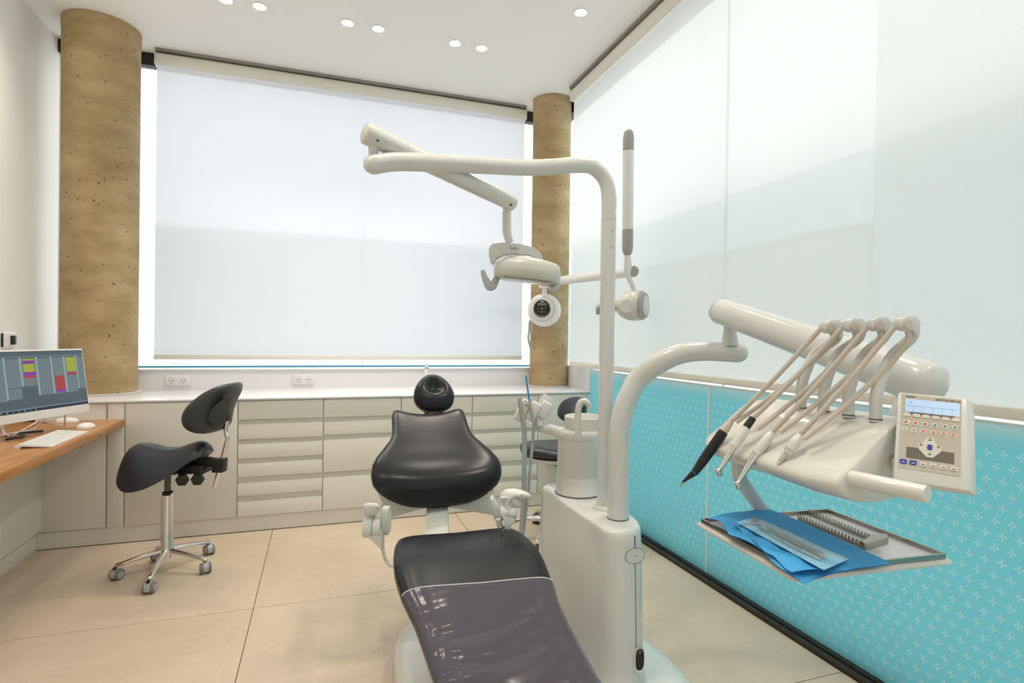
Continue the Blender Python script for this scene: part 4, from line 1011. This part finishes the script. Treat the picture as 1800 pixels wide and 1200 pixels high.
obj('brand_lettering', text_geo('KaVo', po+pu*(.09*PW)+pv*(.950*PH)+pn*.0012, pu, pv, .0062, .0004), M_black, cpn)
obj('model_lettering', text_geo('ESTETICA E50 Life', po+pu*(.57*PW)+pv*(.947*PH)+pn*.0012, pu, pv, .0046, .0004), M_br, cpn)
M_lcdt = mat('lcd_ink', (.10, .20, .34), .6)
obj('display_text', text_geo('1', po+pu*(.16*PW)+pv*(.865*PH)+pn*.0016, pu, pv, .008, .0003), M_lcdt, dsp)
for i in range(5): pq('display_rule', .22+i*.155, .80, .0004, PH*.07, M_lcdt, .0017, 0, dsp)
pq('display_rule', .52, .838, PW*.8, .0004, M_lcdt, .0017, 0, dsp)

# ---- handpieces resting on the console lip, each with its hose
def handpiece(label, T, pts, radii, mats, hose_r=.0052, name='handpiece'):
    """pts: list of segments [(p0,p1,r0,r1,mat,name)]"""
    pass
def hp_root(label, loc): return thing('dental_handpiece', label, 'handpiece', tuple(loc), 'handpieces on the console')
def lipX(x, y, X): return on(x, y, 0, X)
def hose(par, T, e, sag=.004):
    p0 = T+V((.003, -.012, .006)); d_ = (e-p0)
    obj('hose', tube([T+V((.014, -.012, .004)), p0, p0+d_*.12+V((-.001, 0, -.001)), p0+d_*.5+V((0, 0, -sag)), p0+d_*.85+V((0, 0, -sag*.6)), e], .0052, n=10, k=5), M_hose, par, label='beige hose')
# 1 scaler
a, b, c_, d_ = lipX(1285, 741, .90), lipX(1272, 758, .885), lipX(1222, 829, .835), lipX(1200, 847, .818)
h = hp_root('black scaler handpiece with blue ring on the console lip', b)
hose(h, heads[0], a)
obj('collar', tube([a, (a+b)/2, b], [.0065, .009, .0095], n=16, k=2), M_hose, h)
obj('grip', tube([b, b.lerp(c_, .1), b.lerp(c_, .55), b.lerp(c_, .75), c_], [.0105, .0118, .0118, .0112, .0088], n=18, k=3), M_black, h)
obj('ring', tube([c_, c_.lerp(d_, .04)], [.0092, .0092], n=18, k=1), mat('blue_ring', (.03, .16, .5), .4), h)
obj('nose_cone', tube([c_.lerp(d_, .04), c_.lerp(d_, .5), d_], [.0086, .0055, .0026], n=16, k=3), M_black, h)
obj('tip', tube([d_, lipX(1197, 851, .815), lipX(1197, 856, .815)], [.0022, .0018, .0014], n=8, k=3), mat('brass', (.6, .42, .15), .3, 1.0), h)
# 2 contra-angle with black hose end
a, b, c_, d_ = lipX(1321, 738, .905), lipX(1311, 752, .892), lipX(1290, 785, .862), lipX(1264, 828, .828)
h = hp_root('silver contra-angle handpiece with black hose end on the console', b)
hose(h, heads[1], a+V((.004, 0, .004)))
obj('collar', tube([a+(a-b)*.25, b], [.0078, .0085], n=16, k=1), M_black, h)
obj('sleeve', tube([b, b.lerp(c_, .5), c_], [.0105, .0115, .0085], n=16, k=3), M_lgrey, h)
obj('neck', tube([c_, c_.lerp(d_, .4), d_], [.0078, .0066, .0042], n=16, k=3), M_steel2, h)
obj('head', cyl(d_+V((-.004, 0, .006)), d_+V((.004, 0, -.010)), .0062, n=16, b=.001), M_steel2, h)
# 3 turbine
a, b, c_, d_ = lipX(1357, 760, .91), lipX(1349, 771, .90), lipX(1329, 797, .875), lipX(1297, 849, .835)
h = hp_root('slim silver turbine handpiece with white collar on the console', b)
hose(h, heads[2], a)
obj('collar', tube([a, (a+b)/2, b, b.lerp(c_, .6), c_], [.0065, .009, .0105, .0105, .0088], n=16, k=3), M_unit2, h)
obj('sleeve', tube([c_, c_.lerp(d_, .35), c_.lerp(d_, .8), d_], [.0082, .0072, .005, .0044], n=16, k=3), M_steel2, h)
obj('head', cyl(d_+V((-.003, 0, .005)), d_+V((.004, 0, -.011)), .0062, n=16, b=.001), M_steel2, h)
# 4 motor coupling
a, b, c_, d_ = lipX(1405, 765, .915), lipX(1397, 778, .902), lipX(1388, 790, .892), lipX(1367, 816, .872)
h = hp_root('bare motor coupling with ribbed metal spigot on the console', b)
hose(h, heads[3], a)
obj('collar', tube([a, (a+b)/2, b, c_], [.0065, .0092, .0105, .0092], n=16, k=3), M_unit2, h)
obj('ring', tube([c_, c_.lerp(d_, .15)], [.0088, .0085], n=16, k=1), M_steel2, h)
sp_ = obj('spigot', tube([c_.lerp(d_, .15), c_.lerp(d_, .8), d_], [.0052, .0045, .003], n=14, k=2), M_steel2, h)
for q in (.28, .42, .56, .7): obj('spigot_rib', tube([c_.lerp(d_, q), c_.lerp(d_, q+.05)], [.0066-.002*q, .0066-.002*q], n=14, k=1), M_steel, sp_)

# ================================================================== TRAY AND WHAT LIES ON IT
ty = thing('instrument_tray', 'shallow steel instrument tray with toothed racks under the console', 'tray', tuple(TR(TL/2, TW/2, .010)))
zt0 = .0101
obj('pan', obox(TR(.012, .012, zt0), tq*(TL-.024), tp_*(TW-.024), V((0, 0, .002)), 0), mat('tray_base', (.80, .80, .82), .28), ty)
rimh = .011
for (a0, b0, a1, b1) in ((.010, .010, TL-.010, .010), (TL-.010, .010, TL-.010, TW-.010), (TL-.010, TW-.010, .010, TW-.010), (.010, TW-.010, .010, .010)):
    p, q = TR(a0, b0, zt0), TR(a1, b1, zt0); dd_ = (q-p).normalized(); nn_ = V((-dd_.y, dd_.x, 0))
    obj('rim', prism([p-nn_*.0025, p+nn_*.0025, p+nn_*.0015+V((0, 0, rimh)), p-nn_*.0035+V((0, 0, rimh))], q-p), M_steel, ty)
def comb(a0, b0, a1, b1, h, n, th=.0018):
    p, q = TR(a0, b0, zt0+.002), TR(a1, b1, zt0+.002); dd_ = (q-p)/n; nn_ = V((-dd_.y, dd_.x, 0)).normalized()*th
    top = []
    for i in range(n):
        for f_, hh in ((0, h), (.35, h), (.5, h*.55), (.65, h*.42), (.8, h*.55), (.95, h)): top.append(p+dd_*(i+f_)+V((0, 0, hh)))
    top.append(q+V((0, 0, h)))
    vs = []; fs = []
    for w_ in top:
        b_ = V((w_.x, w_.y, p.z)); vs += [tuple(b_), tuple(w_), tuple(w_+nn_), tuple(b_+nn_)]
    for i in range(len(top)-1):
        for k_ in range(4): fs.append((i*4+k_, i*4+(k_+1) % 4, (i+1)*4+(k_+1) % 4, (i+1)*4+k_))
    return vs, fs
# racks: a closed frame along the far side, one single comb in front
r1a, r1b, r1c, r1d = .36, .78, .66, .93     # fractions: along TL and across TW
f = lambda a, b: (a*TL, b*TW)
def tl(x, y):
    p = on(x, y, 2, T_Z+.002)-TO; return p.dot(tq), p.dot(tp_)
def combp(p0, p1, h, n): return comb(*tl(*p0), *tl(*p1), h, n)
obj('toothed_rack', combp((1421, 900), (1532, 947), .014, 20), M_steel, ty)
obj('toothed_rack', combp((1402, 909), (1517, 959), .014, 20), M_steel, ty)
obj('rack_end', bevelled(prism([TR(*tl(1514, 957), zt0+.002), TR(*tl(1520, 963), zt0+.002), TR(*tl(1562, 951), zt0+.002), TR(*tl(1560, 944), zt0+.002), TR(*tl(1533, 945), zt0+.002)], V((0, 0, .015))), .002, 1), M_steel, ty)
obj('toothed_rack', combp((1366, 906), (1486, 958), .014, 18), M_steel, ty)
# blue paper drape: wavy sheet over the near part of the tray
def drape_z(a, b):
    base = zt0+rimh+.003
    return base+.003*math.sin(a*7+b*3)+.004*max(0, math.sin(b*9+a*4))*(b < .9)
vs, fs, NA, NB = [], [], 26, 26
corners = [on(x, y, 2, T_Z+.0125)-V((0, 0, .0125)) for x, y in ((1245, 912), (1342, 891), (1567, 987), (1408, 1014))]
for i in range(NA+1):
    for j in range(NB+1):
        a, b = i/NA, j/NB
        p = corners[0].lerp(corners[1], a).lerp(corners[3].lerp(corners[2], a), b)
        hem_ = .010*math.sin(b*13)*(1-a)*(a < .15)
        lx, ly = (p-TO).dot(tq)/TL, (p-TO).dot(tp_)/TW
        dz = 0.0
        over = max(0, -lx, lx-1, -ly)
        p = p+tq*hem_+V((0, 0, .0125+.0025*math.sin(a*6.0+b*5)+.003*math.sin(b*17+a*3)*(1-a)**2-over*.05))
        vs.append(tuple(p))
for i in range(NA):
    for j in range(NB): k_ = i*(NB+1)+j; fs.append((k_, k_+1, k_+NB+2, k_+NB+1))
g2 = [tuple(V(v)+V((0, 0, .0012))) for v in vs]; n0 = len(vs)
fs2 = fs+[tuple(q+n0 for q in f_[::-1]) for f_ in fs]
dr = tag(obj('paper_drape', (vs+g2, fs2), M_drape, smooth=60), 'crumpled blue paper drape lying over half of the tray', 'drape')
# second folded layer near the front
vs, fs = [], []
cs2 = [on(x, y, 2, T_Z+.018)-V((0, 0, .018)) for x, y in ((1290, 922), (1350, 925), (1465, 1000), (1392, 1004))]
for i in range(11):
    for j in range(21):
        a, b = i/10, j/20; p = cs2[0].lerp(cs2[1], a).lerp(cs2[3].lerp(cs2[2], a), b)
        vs.append(tuple(p+V((0, 0, .0165+.0022*math.sin(b*19)+.003*math.sin(a*3.1)))))
for i in range(10):
    for j in range(20): k_ = i*21+j; fs.append((k_, k_+1, k_+22, k_+21))
obj('fold', (vs, fs), M_drape, dr, smooth=60)
# sterile pouch with three instruments
PZ_ = T_Z+.0235
q0, q1, q2, q3 = [on(x, y, 2, PZ_) for x, y in ((1295, 918), (1327, 906), (1492, 982), (1448, 1002))]
vs, fs = [], []
for lay in (0, 1):
    for i in range(9):
        for j in range(25):
            a, b = i/8, j/24; p = q0.lerp(q1, a).lerp(q3.lerp(q2, a), b)
            bulge = (math.sin(a*PI)**.7)*(math.sin(min(1, max(0, (b-.04)/.92))*PI)**.5)
            zz = (.011*bulge+.0016*math.sin(b*37+a*5)*bulge) if lay else -.0015*0
            vs.append(tuple(p+V((0, 0, zz))))
for lay in (0, 1):
    o_ = lay*225
    for i in range(8):
        for j in range(24): k_ = o_+i*25+j; fs.append((k_, k_+1, k_+26, k_+25))
pch = tag(obj('sterile_pouch', (vs[225:], [tuple(q-225 for q in f_) for f_ in fs[192:]]), M_pouch, smooth=60), 'clear blue-tinted sterile pouch of instruments on the blue drape', 'pouch')
obj('paper_backing', (vs[:225], fs[:192]), mat('pouch_paper', (.30, .66, .86), .7), pch, label='pale blue paper backing')
def pp(a, b, z_=.0045): return q0.lerp(q1, a).lerp(q3.lerp(q2, a), b)+V((0, 0, z_))
t = thing('dental_mirror', 'steel dental mirror with round head inside the clear pouch', 'dental mirror', tuple(pp(.45, .2)))
obj('handle', tube([pp(.42, .92), pp(.42, .35)], [.0030, .0026], n=10, k=1), M_steel2, t)
obj('neck', tube([pp(.42, .35), pp(.45, .22, .006)], [.0018, .0014], n=8, k=1), M_steel2, t)
obj('mirror_head', lathe(pp(.47, .15, .004), [(.002, 0), (.0105, 0), (.0105, .002), (.002, .0022)], ax=(.1, .1, 1), n=20), M_chrome, t)
t = thing('dental_probe', 'thin hooked steel dental probe inside the clear pouch', 'dental probe', tuple(pp(.62, .5)))
obj('handle', tube([pp(.60, .86), pp(.60, .36)], [.0026, .0026], n=10, k=1), M_steel2, t)
obj('hook', tube([pp(.60, .36), pp(.62, .24), pp(.70, .17), pp(.75, .22)], [.0020, .0014, .0010, .0006], n=8, k=4), M_steel2, t)
t = thing('dental_tweezers', 'long steel tweezers inside the clear pouch', 'tweezers', tuple(pp(.28, .5)))
for s in (-1, 1):
    obj('arm', tube([pp(.27, .90), pp(.27+.05*s, .62, .005), pp(.27+.035*s, .36, .005), pp(.30+.01*s, .20, .004)], [.0028, .0032, .0024, .0010], n=8, k=4), M_steel2, t)

# ================================================================== ASSISTANT ELEMENT
AE = 2.62
def E_(x, y, o_=0): return at(x, y, AE+o_)
ae = thing('suction_holder', 'white suction holder with grey hoses on a side arm', 'suction unit', tuple(E_(935, 735)))
obj('arm', tube([E_(938, 741, .02), E_(950, 750, .02), E_(975, 757, -.02), E_(1000, 765, -.15), V((1.06, 2.2, .80))], [.020, .026, .026, .026, .026], n=18, k=4), M_unit, ae)
obj('arm_pivot', tube([E_(944, 722), E_(946, 738), E_(949, 748)], [.022, .018, .020], n=16, k=3), M_unit, ae)
PM = AE/FPX
la = (CR*.50-CD*.866).normalized(); wa = (CR*.866+CD*.50).normalized()
for bx0, by0, ln, wd, dp, dd_ in ((919, 722, 40, 17, .060, -.030), (938, 724, 34, 18, .060, -.030), (957, 721, 30, 19, .055, -.025)):
    c0 = E_(bx0, by0, dd_)
    obj('holder_block', obox(c0-la*(ln*PM/2)-wa*(wd*PM/2), la*(ln*PM), wa*(wd*PM), CFh*dp, .009, 3), M_unit, ae)
obj('holder_shield', obox(E_(938, 722, .02), la*(36*PM), wa*(20*PM), CFh*.008, .003), M_unit, ae)
obj('holder_bridge', obox(E_(908, 738, .0), (CR*.99+CD*-.1)*(58*PM), la*(10*PM), CFh*.03, .006), M_unit, ae)
obj('holder_button', cyl(E_(925, 712, -.0305), E_(925, 712, -.034), .004, n=12), M_dgrey, ae)
# large suction tip, saliva ejector with blue straw
t = thing('suction_handpiece', 'beige suction handpiece with thick grey hose in the holder', 'suction hose', tuple(E_(917, 720)))
obj('grip', tube([E_(913, 699, -.035), E_(915, 711, -.035), E_(917, 727, -.035)], [.0085, .0105, .0105], n=14, k=3), mat('taupe_plastic', (.45, .38, .31), .5), t)
obj('hose', tube([E_(917, 727, -.035), E_(920.5, 745, -.03), E_(922, 775, -.02), E_(921.5, 820, -.02), E_(920.5, 870, -.02), E_(917, 920, -.05), E_(912, 985, -.12)], [.0125, .0118, .0115, .0112, .011, .0105, .0105], n=14, k=6), M_hoseg, t)
t = thing('saliva_ejector', 'saliva ejector with a bright blue tube and thin grey hose', 'saliva ejector', tuple(E_(932, 710)))
obj('grip', tube([E_(931, 708, -.035), E_(934, 724, -.035)], [.0075, .0085], n=14, k=1), MATS['taupe_plastic'], t)
obj('straw', tube([E_(924.5, 660, -.04), E_(927, 680, -.038), E_(931.5, 708, -.035)], [.0040, .0040, .0040], n=10, k=3), mat('blue_straw', (.02, .27, .72), .4), t)
obj('hose', tube([E_(934, 724, -.035), E_(938, 742, -.03), E_(936.5, 775, -.02), E_(932, 820, -.02), E_(928, 870, -.02), E_(921, 930, -.05), E_(915, 985, -.12)], [.0075]*2+[.007]*5, n=12, k=6), M_hoseg, t)

# ================================================================== X-RAY MACHINE
xr = thing('xray_machine', 'white wall x-ray machine on the slim column with upright arm', 'x-ray machine', tuple(at(957, 545, 4.60)))
bn = V((CAM.x-1.862, CAM.y-4.453, 0)).normalized()
cb = V((1.862, 4.453, 0))+bn*.1635; cb.z = at(957, 545, 4.63).z
side = V((-bn.y, bn.x, 0)); 
cb = cb+ (at(957, 545, 4.63)-cb).dot(CRh)*CRh*1.0
cb.z = at(957, 545, 4.63).z
obj('wall_plate', lathe(cb-bn*.02, [(.135, 0), (.139, .006), (.139, .014)], ax=bn, n=40), M_black, xr)
bx_ = obj('control_box', lathe(cb-bn*.006, [(.136, 0), (.139, .01), (.138, .03), (.128, .05), (.108, .064), (.10, .066), (.088, .058)], ax=bn, n=48), M_white, xr, smooth=50)
fc = cb+bn*.055+V((-.02, 0, .004))
obj('collar', ringlathe(fc-V((0, 0, .0)), [(.10, -.01), (.092, .006), (.070, .010)], ax=bn, n=40), M_unit2, bx_)
pnl = obj('keypad', lathe(fc+V((0, 0, .012)), [(.066, .004), (.066, .012), (.062, .0135)], ax=bn, n=40), M_black, bx_, label='round black keypad')
ku = V((0, 0, 1)); kx_ = -side if (-side).dot(CR) > 0 else side
def kq(a, b, w, h, m, nm):
    c_ = fc+V((0, 0, .012))+bn*.0136+kx_*a+ku*b
    obj(nm, ([tuple(c_+kx_*(s_*w/2)+ku*(t_*h/2)+bn*q) for q in (0, .0008) for s_, t_ in ((-1, -1), (1, -1), (1, 1), (-1, 1))], [(0, 3, 2, 1), (4, 5, 6, 7), (0, 1, 5, 4), (1, 2, 6, 5), (2, 3, 7, 6), (3, 0, 4, 7)]), m, pnl, smooth=0)
kq(0, .030, .072, .022, mat('dim_lcd', (.16, .17, .20), .3), 'keypad_display'); kq(.0, .052, .026, .007, M_white, 'keypad_logo')
for a in (-.027, 0, .027):
    for b in (-.005, -.033): kq(a, b, .014, .011, M_dgrey if a else M_grey, 'keypad_key')
kq(0, -.055, .022, .003, M_grey, 'keypad_mark')
tpv = cb+V((0, 0, .135))+bn*.05
obj('top_pivot', join(cyl(tpv+V((0, 0, -.02)), tpv+V((0, 0, .06)), .020, n=18), cyl(tpv+V((0, 0, .045)), tpv+V((0, 0, .10)), .048, n=26, b=.006)), M_white, xr)
XE = at(1112, 477, 3.42)
st_ = V((tpv.x+.02, tpv.y-.01, tpv.z+.10))
s0 = at(985, 493, 4.45)
obj('reach_arm', tube([tpv+V((0, 0, .085)), s0, XE], [.034, .034, .034], n=20, k=1), M_white, xr)
ad_ = (XE-s0).normalized()
obj('arm_cap', lathe(XE, [(.0345, -.002), (.035, .012), (.030, .022), (.012, .024)], ax=ad_, n=24), mat('warm_grey_cap', (.40, .39, .375), .4), xr)
XD = 3.36
def X_(x, y, o_=0): return at(x, y, XD+o_)
up0, up1 = X_(1103, 440), X_(1105, 236)
va = obj('upright_arm', tube([X_(1103.5, 404), X_(1104.5, 266)], [.0335, .0335], n=22, k=1), M_white, xr)
obj('upper_joint', tube([X_(1104.5, 266), X_(1104.8, 245), X_(1105, 236)], [.0335, .0335, .030], n=22, k=2, cap='round'), MATS['warm_grey_cap'], va)
obj('lower_joint', tube([X_(1103.5, 404), X_(1103, 436), X_(1103, 441)], [.0335, .033, .030], n=22, k=2, cap='round'), MATS['warm_grey_cap'], va)
obj('arm_saddle', cyl(X_(1103, 452, .0), X_(1106, 474, .06), .02, n=16), M_white, xr)
obj('head_neck', tube([X_(1103, 449), X_(1103, 462), X_(1102.5, 472), X_(1104, 485), X_(1110, 498), X_(1114, 508), X_(1115, 516)], [.020, .022, .0225, .0165, .015, .0145, .0145], n=16, k=4), M_white, xr)
hc = X_(1113, 537); ha = (CRh*.86-CFh*.5).normalized()        # head axis
hd2 = obj('tube_head', loft([ell(hc+ha*o_, frame(ha)[0], frame(ha)[1], r_, r_, 32) for o_, r_ in ((-.100, .02), (-.095, .042), (-.075, .066), (-.04, .085), (.0, .0935), (.035, .091), (.062, .079), (.082, .058), (.092, .03))]), M_unit2, xr, smooth=60)
obj('head_ring', loft([ell(hc+ha*o_, frame(ha)[0], frame(ha)[1], r_, r_, 32) for o_, r_ in ((.050, .0865), (.055, .0885), (.075, .0775), (.080, .070))]), MATS['warm_grey_cap'], hd2)
obj('angle_scale', loft([ell(X_(1124.5, 534, -.077)+CFh*q, CRh, EZ, .017, .050, 24) for q in (.0, .03)]), M_white, hd2)
obj('scale_window', loft([ell(X_(1124.5, 532, -.079)+CFh*q, CRh, EZ, .009, .030, 20, 4) for q in (.0, .02)]), M_grey, hd2)
obj('brand_disc', loft([ell(X_(1101, 538, -.085)+CFh*q, CRh, EZ, .038, .038, 30) for q in (.0, .02)]), M_unit2, hd2)
obj('cone', cyl(hc-ha*.10, X_(1054, 544, .03), .030, .030, n=22, b=.003), M_unit2, hd2)
obj('cone_tip', cyl(X_(1054, 544, .03), X_(1048, 544, .035), .031, .030, n=22, b=.003), MATS['warm_grey_cap'], hd2)
cw = [cb+bn*.0+side*-.0+V((0, 0, -.09))+kx_*(-.12), cb+kx_*(-.125)+V((0, 0, -.16))-bn*.05, cb+kx_*(-.13)+V((0, 0, -.24))-bn*.03, cb+kx_*(-.11)+V((0, 0, -.32))-bn*.05]
obj('power_cable', tube(cw, .009, n=10, k=5), M_hoseg, xr)
